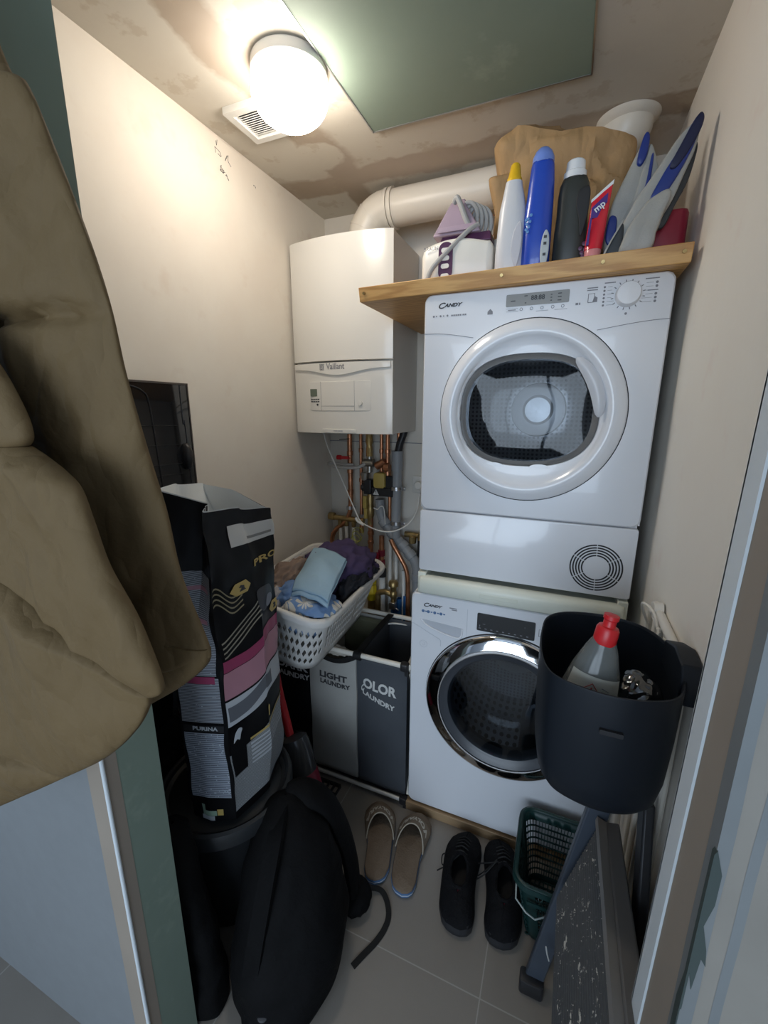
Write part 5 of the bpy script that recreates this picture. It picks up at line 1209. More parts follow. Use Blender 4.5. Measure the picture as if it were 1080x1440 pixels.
for s_,v_,q in ((2.62,.742,1),(3.75,.62,1)):
    b=BM(); pillow(b,[(.016*math.cos(a),.019*math.sin(a)) for a in [R(60*i) for i in range(6)]],lambda u,v,w,s_=s_,v_=v_:bagpt(s_+u*14,v_+v*1.15)+bagn(s_,v_)*(.003+w),.0005); h_=obj('gold_hexagon',b,M['gold'],body)
    b=BM(); prism(b,[(-.004,-.008),(.006,-.008),(.004,-.003),(.004,.004),(-.001,.008),(-.004,.003),(.0,.0)],lambda u,v,w,s_=s_,v_=v_:bagpt(s_+u*14,v_+v*1.15)+bagn(s_,v_)*(.004+w),0,.0005); obj('hexagon_emblem',b,M['dark_ink'],h_)
for i in range(4):
    wf_=lambda c:(lambda u:c-.04*u+.014*math.sin(u*7)); patch('gold_text_line',0,wf_(.765-i*.016),wf_(.770-i*.016),2.06,2.62,mat('dim_gold',(.30,.26,.16),.5),.0022,nu=14,nv=1)
    wg=lambda c:(lambda u:c+.075*sm(u*1.2)); patch('gold_text_line',0,wg(.600-i*.015),wg(.605-i*.015),2.15,3.15,mat('dim_gold',(.30,.28,.22),.5),.0022,nu=14,nv=1)
b=BM(); pillow(b,dense([(-.03,.0),(-.02,.03),(.01,.035),(.03,.02),(.035,-.02),(.0,-.035),(-.02,-.02)]),lambda u,v,w:bagpt(3.3+u*10,.675+v*1.1)+bagn(3.3,.675)*(.002+w),.0005); dg=obj('dog_picture',b,mat('dark_dog_print',(.045,.045,.05),.4),body)
b=BM(); pillow(b,dense([(.0,-.012),(.006,.012),(.022,.008),(.026,-.012),(.01,-.024)]),lambda u,v,w:bagpt(3.35+u*10,.665+v*1.1)+bagn(3.3,.675)*(.0032+w),.0004); obj('dog_muzzle',b,mat('pale_dog_print',(.22,.23,.26),.4),dg)
# black glossy panel against the left wall
t=thing('dark_glass_panel','glossy black flat panel with an oval side knob, standing against the left wall','panel',(-1.05,.85,.60))
b=BM(); rbox(b,-1.078,-1.049,.60,.988,.002,1.557,.006,'X',rim=.002); obj('panel',b,M['blackgloss'],t)
b=BM(); 
for (y0,y1,z0,z1) in ((.60,.988,1.552,1.557),(.984,.988,.002,1.557)): box(b,-1.0495,-1.0475,y0,y1,z0,z1)
obj('edge_trim',b,mat('dark_bronze_edge',(.10,.085,.075),.3),t)
b=BM(); tube(b,[(-1.0485,.958,1.55),(-1.0485,.958,1.44),(-1.0485,.965,1.42),(-1.0485,.968,1.0)],.0012,5,4)
for z in (1.44,1.385,1.33,1.30): tube(b,[(-1.0485,.80,z),(-1.0485,.94,z-.004)],.0008,5)
tube(b,[(-1.0485,.79,1.545),(-1.0485,.835,1.53),(-1.0485,.852,1.49),(-1.0485,.862,1.30),(-1.0485,.87,1.1)],.002,6,6)
obj('moulded_line',b,mat('soft_black',(.03,.03,.033),.3),t)
b=BM(); lathe(b,[(.0005,.022),(.45,.020),(.8,.014),(1.0,.004),(1.0,0)],32,Matrix.Translation((-1.0495,.958,1.345))@Matrix.Rotation(PI/2,4,'Y')@Matrix.Diagonal((.040,.017,1,1))); obj('oval_knob',b,M['black'],t)
# vacuum: red tube, dark dust cup, red foot
t=thing('stick_vacuum','red and smoky-grey stick vacuum leaning behind the barrel','vacuum cleaner',(-.74,1.03,0))
b=BM(); tube(b,[(-.905,1.115,.66),(-.875,1.10,.50),(-.835,1.085,.38),(-.800,1.065,.30)],.015,14,5); obj('red_tube',b,M['red'],t)
b=BM(); a0,a1=V((-.800,1.075,.335)),V((-.715,1.035,.115))
Tm=frame(a0,(a1-a0).cross(V((0,1,0))),(0,1,0)); Ld=(a1-a0).length
Zd=(a1-a0).normalized(); Xd=Zd.orthogonal().normalized(); Yd=Zd.cross(Xd); Tm=Matrix(((Xd.x,Yd.x,Zd.x,a0.x),(Xd.y,Yd.y,Zd.y,a0.y),(Xd.z,Yd.z,Zd.z,a0.z),(0,0,0,1)))
lathe(b,[(.0005,-.012),(.03,-.010),(.045,-.002),(.050,.02),(.053,.06),(.053,.12),(.05,.125)],40,Tm); obj('dust_cup',b,M['barkoil'],t)
b=BM(); lathe(b,[(.0005,.118),(.050,.118),(.055,.126),(.058,.21),(.052,.235),(.0005,.24)],32,Tm); obj('red_foot',b,M['darkred'],t)
b=BM(); tube(b,[Tm@V((.02*math.sin(k),-.0,.0))+V((.055,-.02,-.10-.012*k)) for k in range(6)],.0012,6,4); obj('scuff_mark',b,M['labelw'],t)
# black plastic grid on the floor
b=BM(); gx0,gx1,gy0,gy1=-.90,-.705,1.06,1.235
for i in range(9): x=gx0+(gx1-gx0)*i/8; box(b,x-.0025,x+.0025,gy0,gy1,.001,.012)
for j in range(5): y=gy0+(gy1-gy0)*j/4; box(b,gx0,gx1,y-.0045,y+.0045,.001,.012)
tag(obj('floor_grid',b,M['grating'],None),'black plastic grid lying on the floor in front of the hamper','grid')
# dark bag between door jamb and barrel
def soft(name,label,cat,prof,m,seed,amp,ns=9,nu=64,nv=48,grp=None):
    """prof: list of (t, centre, rx, ry) blended into a soft closed body"""
    b=BM()
    def f(u,v):
        k=v*(len(prof)-1); i=min(int(k),len(prof)-2); q=k-i; q=sm(q)
        c=V(prof[i][0]).lerp(V(prof[i+1][0]),q); rx=prof[i][1]*(1-q)+prof[i+1][1]*q; ry=prof[i][2]*(1-q)+prof[i+1][2]*q
        a=2*PI*u; ca,sa=math.cos(a),math.sin(a); ca=abs(ca)**.8*(1 if ca>0 else -1); sa=abs(sa)**.8*(1 if sa>0 else -1)
        p=c+V((rx*ca,ry*sa,0)); d=amp*(N(p,ns,seed)+.8*(.4-abs(N(p,ns*1.4,seed+3))))*min(1,rx*12)
        p=p+V((ca*d,sa*d,d*.3)); p.z=max(p.z,.002); return p
    grid(b,f,nu,nv,True); return obj(name,b,m,None,ang=70)
o=soft('black_sack','',"",[((-.72,.555,.004),.02,.02),((-.735,.55,.006),.07,.045),((-.75,.55,.10),.08,.045),((-.77,.548,.28),.08,.042),((-.785,.55,.42),.065,.04),((-.79,.565,.50),.035,.03),((-.79,.565,.51),.004,.004)],M['backpack'],5,.02)
tag(o,'black soft sack squeezed between the door jamb and the barrel','sack')
b=BM(); box(b,-.7,-.696,.5,.52,.5,.502); b.free()
b=BM(); pillow(b,[(-.735,.362),(-.723,.360),(-.722,.385),(-.733,.39)],lambda u,v,w:V((u,.513+w,v)),.001); pillow(b,[(-.742,.40),(-.732,.40),(-.732,.425),(-.742,.43)],lambda u,v,w:V((u,.514+w,v)),.001); obj('white_print',b,M['labelw'],o)
# ================================================================== BACKPACK
t=thing('backpack','black backpack slumped on the floor against the barrel, its straps loose','backpack',(-.58,.75,0))
def bp(u,v):
    prof=[((-.565,.66,.003),.01,.01),((-.555,.66,.004),.110,.115),((-.555,.675,.05),.140,.150),((-.560,.70,.14),.145,.160),((-.575,.725,.24),.130,.135),((-.605,.765,.33),.105,.105),((-.625,.79,.395),.06,.065),((-.635,.80,.42),.02,.02),((-.635,.80,.424),.002,.002)]
    k=v*(len(prof)-1); i=min(int(k),len(prof)-2); q=k-i
    c=V(prof[i][0]).lerp(V(prof[i+1][0]),q); rx=prof[i][1]*(1-q)+prof[i+1][1]*q; ry=prof[i][2]*(1-q)+prof[i+1][2]*q
    a=2*PI*u; p=c+V((rx*math.cos(a),ry*math.sin(a),0)); d=.016*N(p,7,2)+.010*(.4-abs(N(p,13,6))); d*=min(1,rx*10)
    p+=V((math.cos(a)*d,math.sin(a)*d,0)); p.z=max(p.z,.002); return p
b=BM(); grid(b,bp,72,56,True); obj('main_compartment',b,M['backpack'],t,ang=70)
b=BM(); rings=[]
path=catmull([(-.640,.800,.385),(-.600,.845,.400),(-.550,.880,.35),(-.505,.890,.25),(-.480,.890,.15),(-.470,.885,.07)],6)
for i,p in enumerate(path):
    tdir=(path[min(i+1,len(path)-1)]-path[max(0,i-1)]).normalized(); side=tdir.cross(V((.75,.35,.55))).normalized(); up_=side.cross(tdir).normalized()
    e=min(1,.4+i/5) ; rings.append([p+side*.045*e*math.cos(2*PI*k/16)+up_*.022*math.sin(2*PI*k/16) for k in range(16)])
loft(b,rings); obj('shoulder_strap',b,M['backpack'],t)
b=BM(); lump(b,(-.462,.885,.035),(.048,.055,.034),3,.10,3,32,20,.5,.4,1,.002); obj('hip_pad',b,M['backpack'],t)
b=BM(); tube(b,[(-.63,.78,.40),(-.60,.70,.385),(-.58,.62,.30),(-.575,.555,.16),(-.57,.54,.06)],.03,6,5,None,True,0,(.022,.006),(0,-1,.4)); obj('front_pocket_edge',b,M['backpack'],t)
b=BM(); lump(b,(-.545,.575,.05),(.075,.055,.05),8,.2,3,36,20,1,0,1,.002); obj('side_pocket',b,M['backpack'],t)
b=BM(); tube(b,[(-.440,.930,.022),(-.405,.945,.010),(-.378,.930,.004),(-.357,.895,.003),(-.355,.86,.003),(-.366,.82,.003),(-.388,.775,.003),(-.402,.745,.003)],.01,6,6,None,True,0,(.008,.0015),(0,0,1)); obj('webbing_strap',b,M['strapm'],t)
b=BM(); lathe(b,[(.0005,.102),(.012,.100),(.013,.095)],20,Matrix.Translation((-.53,.535,0))); obj('grey_badge',b,mat('dim_grey',(.07,.07,.075),.7),t)
# ================================================================== FOOTWEAR
def slipper(c,ang,label,mirror=1):
    T=Matrix.Translation(c)@Matrix.Rotation(ang,4,'Z')
    t=thing('slipper',label,'slipper',c,'pair of taupe slippers')
    L=.280
    def sole_w(s): # s 0 heel .. 1 toe
        return 1.12*poly_fn([(0,.0),(.02,.018),(.06,.029),(.15,.037),(.3,.038),(.45,.039),(.62,.045),(.78,.049),(.88,.044),(.95,.031),(.985,.017),(1,.0)])(s)
    def bend(s): return -.010*math.sin(PI*s)*mirror
    def outline(q=1,n=60):
        pts=[]
        for i in range(n+1): s=i/n; s=(1-math.cos(PI*s))/2; pts.append((bend(s)+sole_w(s)*q,-L/2+L*(s*(q*.5+.5)+(1-q)*.25)))
        for i in range(n-1,0,-1): s=i/n; s=(1-math.cos(PI*s))/2; pts.append((bend(s)-sole_w(s)*q,-L/2+L*(s*(q*.5+.5)+(1-q)*.25)))
        return pts
    def sole(name,z0,z1,m,q0,q1,q2):
        b=BM(); rings=[[T@V((x,y,z0)) for x,y in outline(q0)],[T@V((x,y,(z0+z1)/2)) for x,y in outline(q1)],[T@V((x,y,z1)) for x,y in outline(q2)]]; loft(b,rings); return obj(name,b,m,t,ang=50)
    sole('sole',.001,.010,M['slipblue'],.96,1,1); sole('welt',.010,.0135,M['bagpale'],1.0,1.0,.99); sole('midsole',.0135,.019,M['slipblue'],1.0,1.0,.98); sole('footbed',.019,.025,M['slipper'],.97,.97,.93)
    # vamp: shell over the toe half
    def arch(u,v,lift=0):
        # u across -1..1, v 0 (opening) .. 1 (toe)
        side=abs(u); s0=.50+.19*(1-side**2.0)**.7; s=s0+(1.0-s0)*v*.998
        w=sole_w(min(s,.999))+.002; h=.046*(1-v)**.55*(.85)+.012*(1-v)+.004
        x=bend(s)+w*u; z=.017+h*(1-side**2.6)+lift
        return T@V((x,-L/2+L*s,z))
    b=BM(); grid(b,lambda u,v:arch(u*2-1,v),36,22); obj('vamp',b,M['slipper_band'],t,solid=.003)
    b=BM(); grid(b,lambda u,v:arch(u*2-1,.52+.48*v,.0022),36,12); obj('toe_cap',b,M['slipper'],t,solid=.002)
    b=BM(); tube(b,[arch(-1+2*i/30,0,.001) for i in range(31)],.0022,8); obj('piping',b,M['piping'],t)
    def fn(px,py,pz):
        u=-px/.040; v=.27-py/.062+.10*(1-abs(u)); p=arch(max(-1,min(1,u)),v,.003+pz); return p
    text('embroidery','VOLYARA',.0165,None,M['cream_ink'],t,fn=fn,bold=.0006,sx=1.0)
    return t
slipper((-.352,1.092,0),R(6),'taupe felt slipper nearer the washing machine, standing straight',1)
slipper((-.478,1.085,0),R(20),'taupe felt slipper touching the black webbing strap, turned outward',-1)
def shoe(c,ang,label,mirror=1):
    T=Matrix.Translation(c)@Matrix.Rotation(ang,4,'Z'); L=.300
    t=thing('running_shoe',label,'shoe',c,'pair of black running shoes')
    wf_=poly_fn([(0,.008),(.02,.028),(.07,.043),(.18,.052),(.35,.051),(.5,.052),(.65,.056),(.78,.057),(.88,.049),(.95,.036),(.985,.020),(1,.006)])
    bend=lambda s:-.014*math.sin(PI*s)*mirror
    def ring(q,z,n=40,flare=0):
        pts=[]
        for i in range(n+1): s=(1-math.cos(PI*i/n))/2; pts.append(T@V((bend(s)+wf_(s)*q+flare,-L/2+L*(.5+(s-.5)*q),z(s) if callable(z) else z)))
        for i in range(n-1,0,-1): s=(1-math.cos(PI*i/n))/2; pts.append(T@V((bend(s)-wf_(s)*q-flare,-L/2+L*(.5+(s-.5)*q),z(s) if callable(z) else z)))
        return pts
    b=BM(); loft(b,[ring(.96,.001),ring(1.02,.008),ring(1.03,.020),ring(.99,lambda s:.030+.010*(1-s))]); obj('sole',b,mat('black_foam',(.016,.016,.018),.7),t,ang=60)
    top_=poly_fn([(0,.050),(.06,.066),(.16,.082),(.28,.086),(.42,.082),(.55,.092),(.65,.090),(.78,.072),(.90,.056),(1,.040)])
    # upper from sole edge to collar / tongue line
    def up(u,v):
        i=u*2; s=(1-math.cos(PI*(i if i<=1 else 2-i)))/2; sd=1 if i<=1 else -1
        s_=s; h0=.028; h1=top_(s_)
        q=1.0-.10*v-.35*v**3*(1 if .08<s_<.55 else 1)
        inner=poly_fn([(0,-.02),(.20,-.02),(.25,.30),(.30,.50),(.40,.56),(.50,.50),(.56,.25),(.60,.03),(1,.02)])(s_)
        wq=1-(1-inner)*v**1.7
        x=bend(s_)+sd*wf_(s_)*1.0*wq; y=-L/2+L*(.5+(s_-.5)*(1-.03*v)); z=h0+(h1-h0)*(1-(1-v)**1.6)
        p=V((x,y,z)); p.z+=.002*N(p,40); return T@p
    b=BM(); grid(b,up,80,16,True); obj('upper',b,M['shoe'],t,solid=.003,ang=60)
    b=BM(); ss=[.235+.35*i/20 for i in range(21)]; us=[math.acos(1-2*x)/PI/2 for x in ss]; col=[up(q,1.0) for q in us]+[up(1-q,1.0) for q in reversed(us)]+[up(us[0],1.0)]
    tube(b,col,.006,8,0); obj('padded_collar',b,M['shoe'],t)
    b=BM(); loft(b,[[T@V((bend(s)+k*wf_(s)*.7,-L/2+L*s,.036)) for k in (-1,1)]+[T@V((bend(s)+k*wf_(s)*.7,-L/2+L*s,.032)) for k in (1,-1)] for s in [.05+i*.06 for i in range(10)]]); obj('insole',b,M['gap'],t)
    b=BM(); loft(b,[[T@V((bend(s)+k*.018,-L/2+L*s,.040)) for k in (-1,1)]+[T@V((bend(s)+k*.018,-L/2+L*s,.037)) for k in (1,-1)] for s in (.26,.30,.34)]); obj('pink_heel_pad',b,M['pink'],t)
    for k in range(5):
        s=.58+.055*k; z=top_(s)+.003; b=BM(); tube(b,[T@V((bend(s)-.020,-L/2+L*s,z-.006)),T@V((bend(s),-L/2+L*(s+.012),z+.002)),T@V((bend(s)+.020,-L/2+L*s,z-.006))],.0022,6,4); obj('lace',b,M['strapm'],t)
    s=.60; z=top_(s)
    b=BM(); tube(b,[T@V((bend(s)-.005,-L/2+L*s,z)),T@V((-.045,.03,.07)),T@V((-.075,.045,.035)),T@V((-.070,.015,.030)),T@V((-.04,.02,.06)),T@V((-.01,.035,.09))] ,.0020,6,6); tube(b,[T@V((-.01,.03,.09)),T@V((-.05,.0,.06)),T@V((-.085,.0,.02))],.0020,6,5); obj('lace_bow',b,M['strapm'],t)
    return t
shoe((-.170,1.072,0),R(5),'black running shoe on the left of the pair, its lace bow hanging out',1)
shoe((-.060,1.087,0),R(9),'black running shoe on the right of the pair, next to the green basket',-1)
# ================================================================== GREEN BASKET
GC=V((.100,1.090,0))
def gb(a,h,off=0):
    """h 0 = floor, 1 = rim"""
    hx=.078+.034*h+off; hy=.088+.034*h+off; r=.035+off; 
    per=[(hx-r)*2,PI/2*r,(hy-r)*2,PI/2*r]*2; tot=sum(per); s=(a%1)*tot
    segs=[('l',(-hx+r,-hy),(1,0)),('c',(hx-r,-hy+r),-PI/2),('l',(hx,-hy+r),(0,1)),('c',(hx-r,hy-r),0),('l',(hx-r,hy),(-1,0)),('c',(-hx+r,hy-r),PI/2),('l',(-hx,hy-r),(0,-1)),('c',(-hx+r,-hy+r),PI)]
    for (k,p,d),L in zip(segs,per):
        if s<=L+1e-9:
            if k=='l': x,y=p[0]+d[0]*s,p[1]+d[1]*s
            else: an=d+s/r; x,y=p[0]+r*math.cos(an),p[1]+r*math.sin(an)
            break
        s-=L
    return GC+V((x,y,.004+.226*h))
t=thing('plastic_basket','dark green slotted plastic basket with a wire handle beside the running shoes','basket',tuple(GC))
b=BM(); nu,nv=88,9
def gq(a0,a1,h0,h1):
    b.faces.new([b.verts.new(p) for p in (gb(a0,h0),gb(a1,h0),gb(a1,h1),gb(a0,h1))])
for j in range(nv):
    h0,h1=.08+(.80)*j/nv,.08+.80*(j+1)/nv
    for i in range(nu):
        a0,a1=i/nu,(i+1)/nu; A=a0*4%1
        solid_=(.84<A or A<.03); g=.0016 if True else 0
        if solid_: gq(a0,a1,h0,h1)
        else: gq(a0,a0+.0026,h0,h1); gq(a0+.0026,a1,h1-.018,h1)
for (h0,h1) in ((0,.08),(.88,1)):
    for i in range(nu): gq(i/nu,(i+1)/nu,h0,h1)
bmesh.ops.remove_doubles(b,verts=b.verts,dist=.0001)
obj('slotted_wall',b,M['greenplastic'],t,solid=.003)
b=BM(); ny=10
for i in range(12): x=-.070+.140*i/11; box(b,GC.x+x-.0018,GC.x+x+.0018,GC.y-.085,GC.y+.085,.004,.008)
for j in range(ny): y=-.082+.164*j/(ny-1); box(b,GC.x-.076,GC.x+.076,GC.y+y-.002,GC.y+y+.002,.004,.008)
obj('slotted_floor',b,M['greenplastic'],t)
b=BM(); tube(b,[gb(i/96,1,.003) for i in range(97)],.006,8); 
rings=[[gb(i/96,1,o_)+V((0,0,z)) for o_,z in ((.0,-.002),(.010,.002),(.012,-.012),(.009,-.014),(.007,-.004))] for i in range(97)]
loft(b,rings,True,False,False); obj('rim',b,M['greenplastic'],t)
b=BM(); hz=.170; tube(b,[(-.010,1.055,.215),(-.013,1.03,.19),(-.008,.972,hz-.005),(.020,.958,hz-.02),(.045,.955,hz-.028),(.075,.963,hz-.01),(.086,.985,hz+.01),(.087,1.0,.19)],.0024,8); obj('wire_handle',b,mat('pale_wire',(.36,.40,.38),.4),t)
b=BM(); box(b,.02,.07,.9605,.964,.175,.185); obj('name_plate',b,M['greenplastic'],t)
# ================================================================== STEP LADDER
t=thing('step_ladder','folded grey step ladder with a paint-splashed ribbed tread, leaning on the right wall','step ladder',(.12,.72,0))
def rail(name,p0,p1,w,d,wd,m=None):
    """box-section rail from p0 to p1; wd = width direction"""
    p0,p1=V(p0),V(p1); z=(p1-p0).normalized(); x=(V(wd)-z*V(wd).dot(z)).normalized(); y=z.cross(x)
    b=BM(); loft(b,[[p+x*w/2*a+y*d/2*c for a,c in ((-1,-1),(1,-1),(1,1),(-1,1))] for p in (p0,p1)]); return obj(name,b,m or M['ladderblue'],t,bevel=.004,seg=2)
far=rail('side_rail',(.052,.897,.012),(.170,.897,.78),.045,.022,(1,0,0))
near=rail('side_rail',(.052,.47,.012),(.120,.47,.45),.045,.022,(1,0,0))
rail('rear_leg',(.200,.775,.79),(.203,.640,.42),.050,.018,(0,1,0),M['black'])
for y in (.885,.47):
    b=BM(); rbox(b,.020,.080,y-.018,y+.018,.0,.045,.008,rim=.004); obj('foot',b,M['black'],t)
# tread: ribbed plate folded up, long side towards the doorway
TA=V((.153,.882,.600)); down=V((-.070,0,-.215))
Tt=Matrix.Translation(TA)
xx=down.normalized(); yy=V((-.03,-1,.20)).normalized(); xx=(xx-yy*xx.dot(yy)).normalized(); zz=xx.cross(yy)
# local x = across tread, y = along, z = normal
Tm=Matrix(((xx.x,yy.x,zz.x,TA.x),(xx.y,yy.y,zz.y,TA.y),(xx.z,yy.z,zz.z,TA.z),(0,0,0,1)))
b=BM(); n0=0; rings=[]; Lw=down.length
NR=26
def trd(u,v):
    x=Lw*u; y=.42*v; return Tm@V((x,y,.0025*abs(math.sin(PI*NR*u))))
grid(b,trd,NR*4,2,uv=True); 
o=obj('tread',b,M['tread'],t,ang=60); 
b=BM(); rbox(b,0,Lw,0,.42,-.018,-.001,.006,T=Tm); obj('tread_core',b,M['laddergrey'],t)
b=BM(); rbox(b,-.006,.006,0,.42,-.02,.012,.003,T=Tm); obj('tread_lip',b,mat('worn_lip',(.22,.21,.20),.5),t)
b=BM(); loft(b,[[V((x,y,z)) for x,y,z in ((.160,.880,.606),(.186,.880,.612),(.186,.880,.42),(.160,.880,.42))],[V((x,y,z)) for x,y,z in ((.145,.48,.690),(.175,.48,.694),(.175,.48,.42),(.145,.48,.42))]]); obj('back_skirt',b,M['laddergrey'],t,bevel=.004)
for k_ in (0,): 
    b=BM(); box(b,.095,.15,.48,.87,.235,.258); obj('lower_tread',b,M['laddergrey'],t,bevel=.003)
random.seed(3)
for (x,y,w,h) in ((.075,.872,.0,.030),(.11,.866,.0,.022)):
    b=BM(); q=[V((x-.004,.850,.22+(x-.075)*4)),V((x,.850,.20+(x-.075)*4)),V((x+.006,.850,.18+(x-.075)*4))]; tube(b,q,.0018,6); obj('paint_drip',b,M['labelw'],far)
# ================================================================== WALL RACK
t=thing('drying_rack','white folding drying rack hung flat on the right wall behind the hanging bin','drying rack',(.225,.95,.30))
for y in (.83,.875,.92,.965):
    b=BM(); tube(b,[(.222,y,.30),(.222,y,1.04)],.0048,10); obj('rod',b,M['whitetube'],t)
b=BM(); tube(b,[(.226,1.10,.30),(.226,1.10,1.03)],.007,10); obj('side_frame',b,M['whitetube'],t)
b=BM(); tube(b,[(.226,.79,.30),(.226,.79,1.03)],.007,10); obj('side_frame',b,M['whitetube'],t)
b=BM(); rbox(b,.226,.2345,.895,.935,.30,.72,.004,'X'); obj('flat_slat',b,mat('beige_slat',(.55,.47,.38),.5),t)
b=BM(); rbox(b,.224,.2335,.945,.965,.30,.70,.004,'X'); obj('flat_slat',b,M['ivory'],t)
b=BM(); tube(b,[(.229,.88,1.045),(.229,1.08,1.045)],.0095,12); tube(b,[(.221,.96,1.03),(.221,1.09,1.03)],.004,8); lathe(b,[(.0005,.02),(.018,.018),(.020,0)],20,Matrix.Translation((.236,1.045,1.045))@Matrix.Rotation(-PI/2,4,'Y')); obj('top_bar',b,M['ivory'],t)
b=BM(); tube(b,[(.222,1.09,.99),(.205,1.08,1.03),(.20,1.055,1.055),(.215,1.02,1.05),(.222,.97,1.02)],.0032,8,6); obj('wire_hook',b,M['ivory'],t)
b=BM(); tube(b,[(.224,.70,1.0),(.224,.70,1.05)],.005,8); obj('rod_end',b,M['ivory'],t)
# ================================================================== HANGING BIN
t=thing('hanging_bin','dark anthracite bin hung on the right wall with bottles inside','bin',(.11,.80,.80))
ZR,ZB=1.058,.812
OUT=[(.030,.668),(.085,.652),(.140,.655),(.190,.680),(.212,.725),(.217,.79),(.212,.86),(.185,.915),(.14,.940),(.085,.943),(.03,.925),(-.001,.885),(-.008,.82),(-.006,.75),(.006,.695)]
OUTd=dense(OUT,6)
def bcs(q,z,dz=0): 
    cx_,cy_=.105,.80; return [V((cx_+(p[0]-cx_)*q,cy_+(p[1]-cy_)*q,z)) for p in OUTd]
b=BM(); loft(b,[bcs(.965,ZR-.002),bcs(.975,ZR+.002),bcs(.995,ZR+.002),bcs(1.0,ZR-.003),bcs(.985,ZR-.10),bcs(.955,ZB+.07),bcs(.90,ZB+.03),bcs(.80,ZB+.008),bcs(.68,ZB)],True,False,True)
lo=[bcs(.965,ZR-.002),bcs(.955,ZR-.10),bcs(.93,ZB+.07),bcs(.87,ZB+.035),bcs(.66,ZB+.012)]
n0=len(b.verts); loft(b,lo,True,False,True); bmesh.ops.remove_doubles(b,verts=b.verts,dist=.00005); obj('bin_body',b,M['bin'],t,ang=50,recalc=False)
b=BM(); rbox(b,.091,.124,.6465,.660,.994,1.002,.002,'Y'); obj('embossed_mark',b,M['gap'],t)
b=BM(); prism(b,[(.738,1.060),(.748,1.083),(.80,1.088),(.865,1.066),(.865,1.02),(.738,1.015)],lambda u,v,w:V((.207+w,u,v)),0,.031); obj('wall_bracket',b,M['bin'],t,bevel=.003)
# bottle with red cap lying inside, neck up
def axisT(p,d):
    z=V(d).normalized(); x=V((1,0,0)); x=(x-z*x.dot(z)).normalized(); y=z.cross(x); return Matrix(((x.x,y.x,z.x,p[0]),(x.y,y.y,z.y,p[1]),(x.z,y.z,z.z,p[2]),(0,0,0,1)))
t=thing('washing_up_bottle','clear washing-up liquid bottle with a red cap leaning in the hanging bin','bottle',(.07,.78,.85),None)
Tm=axisT((.058,.722,.868),(.15,.09,1.0))@Matrix.Scale(1.15,4)
b=BM(); lathe(b,[(.0005,0),(.034,.002),(.041,.02),(.043,.08),(.041,.12),(.033,.16),(.022,.195),(.0145,.212),(.014,.216)],40,Tm,sx=1,sy=.78); obj('body',b,mat('misty_clear_plastic',(.16,.17,.165),.12,alpha=.72),t,ang=60)
b=BM(); lathe(b,[(.0005,.004),(.034,.008),(.040,.03),(.040,.05),(.0005,.052)],32,Tm,sx=.95,sy=.74); obj('liquid',b,mat('grey_liquid',(.10,.12,.12),.2),t)
b=BM()
def lab(u,v):
    a=R(-150+120*u); vv=v; h=.090+.070*vv; rr=.0445*(1 if h<.10 else 1-(h-.10)*3.3); w=1
    return Tm@V((rr*math.cos(a),rr*.78*math.sin(a),h))
grid(b,lab,16,10); lb=obj('paper_label',b,mat('old_label',(.42,.42,.37),.5),t)
def lp(a,h,o=.0008): 
    rr=.0445*(1 if h<.10 else 1-(h-.10)*3.3)+o; return Tm@V((rr*math.cos(R(a)),rr*.78*math.sin(R(a)),h))
b=BM(); tube(b,[lp(*p) for p in ((-95,.150),(-80,.139),(-95,.126),(-110,.139),(-95,.150))],.0008,5); tube(b,[lp(-95,.144),lp(-95,.136)],.0014,5); tube(b,[lp(-95,.133),lp(-95,.1315)],.0013,5); obj('hazard_symbol',b,mat('red_brown_print',(.30,.04,.03),.5),lb)
b=BM()
for k in range(5): tube(b,[lp(-75,.147-.005*k),lp(-58,.143-.005*k)],.0006,4)
obj('label_text',b,M['tgrey'],lb)
b=BM(); lathe(b,[(.0005,.204),(.0150,.204),(.0158,.208),(.0155,.226),(.0135,.230),(.0095,.231),(.0088,.233),(.0088,.240),(.0105,.242),(.0105,.248),(.0005,.249)],28,Tm); obj('red_cap',b,M['red'],t,ang=35)
# crushed clear bottle
b=BM(); lump(b,(.160,.770,.992),(.036,.040,.042),17,.12,1.7,64,40,1.0,0,.9); tag(obj('crushed_bottle',b,m_glass('crushed_clear_plastic',(.80,.82,.82),.12,.06),None,ang=40),'crumpled clear plastic bottle in the hanging bin','bottle')
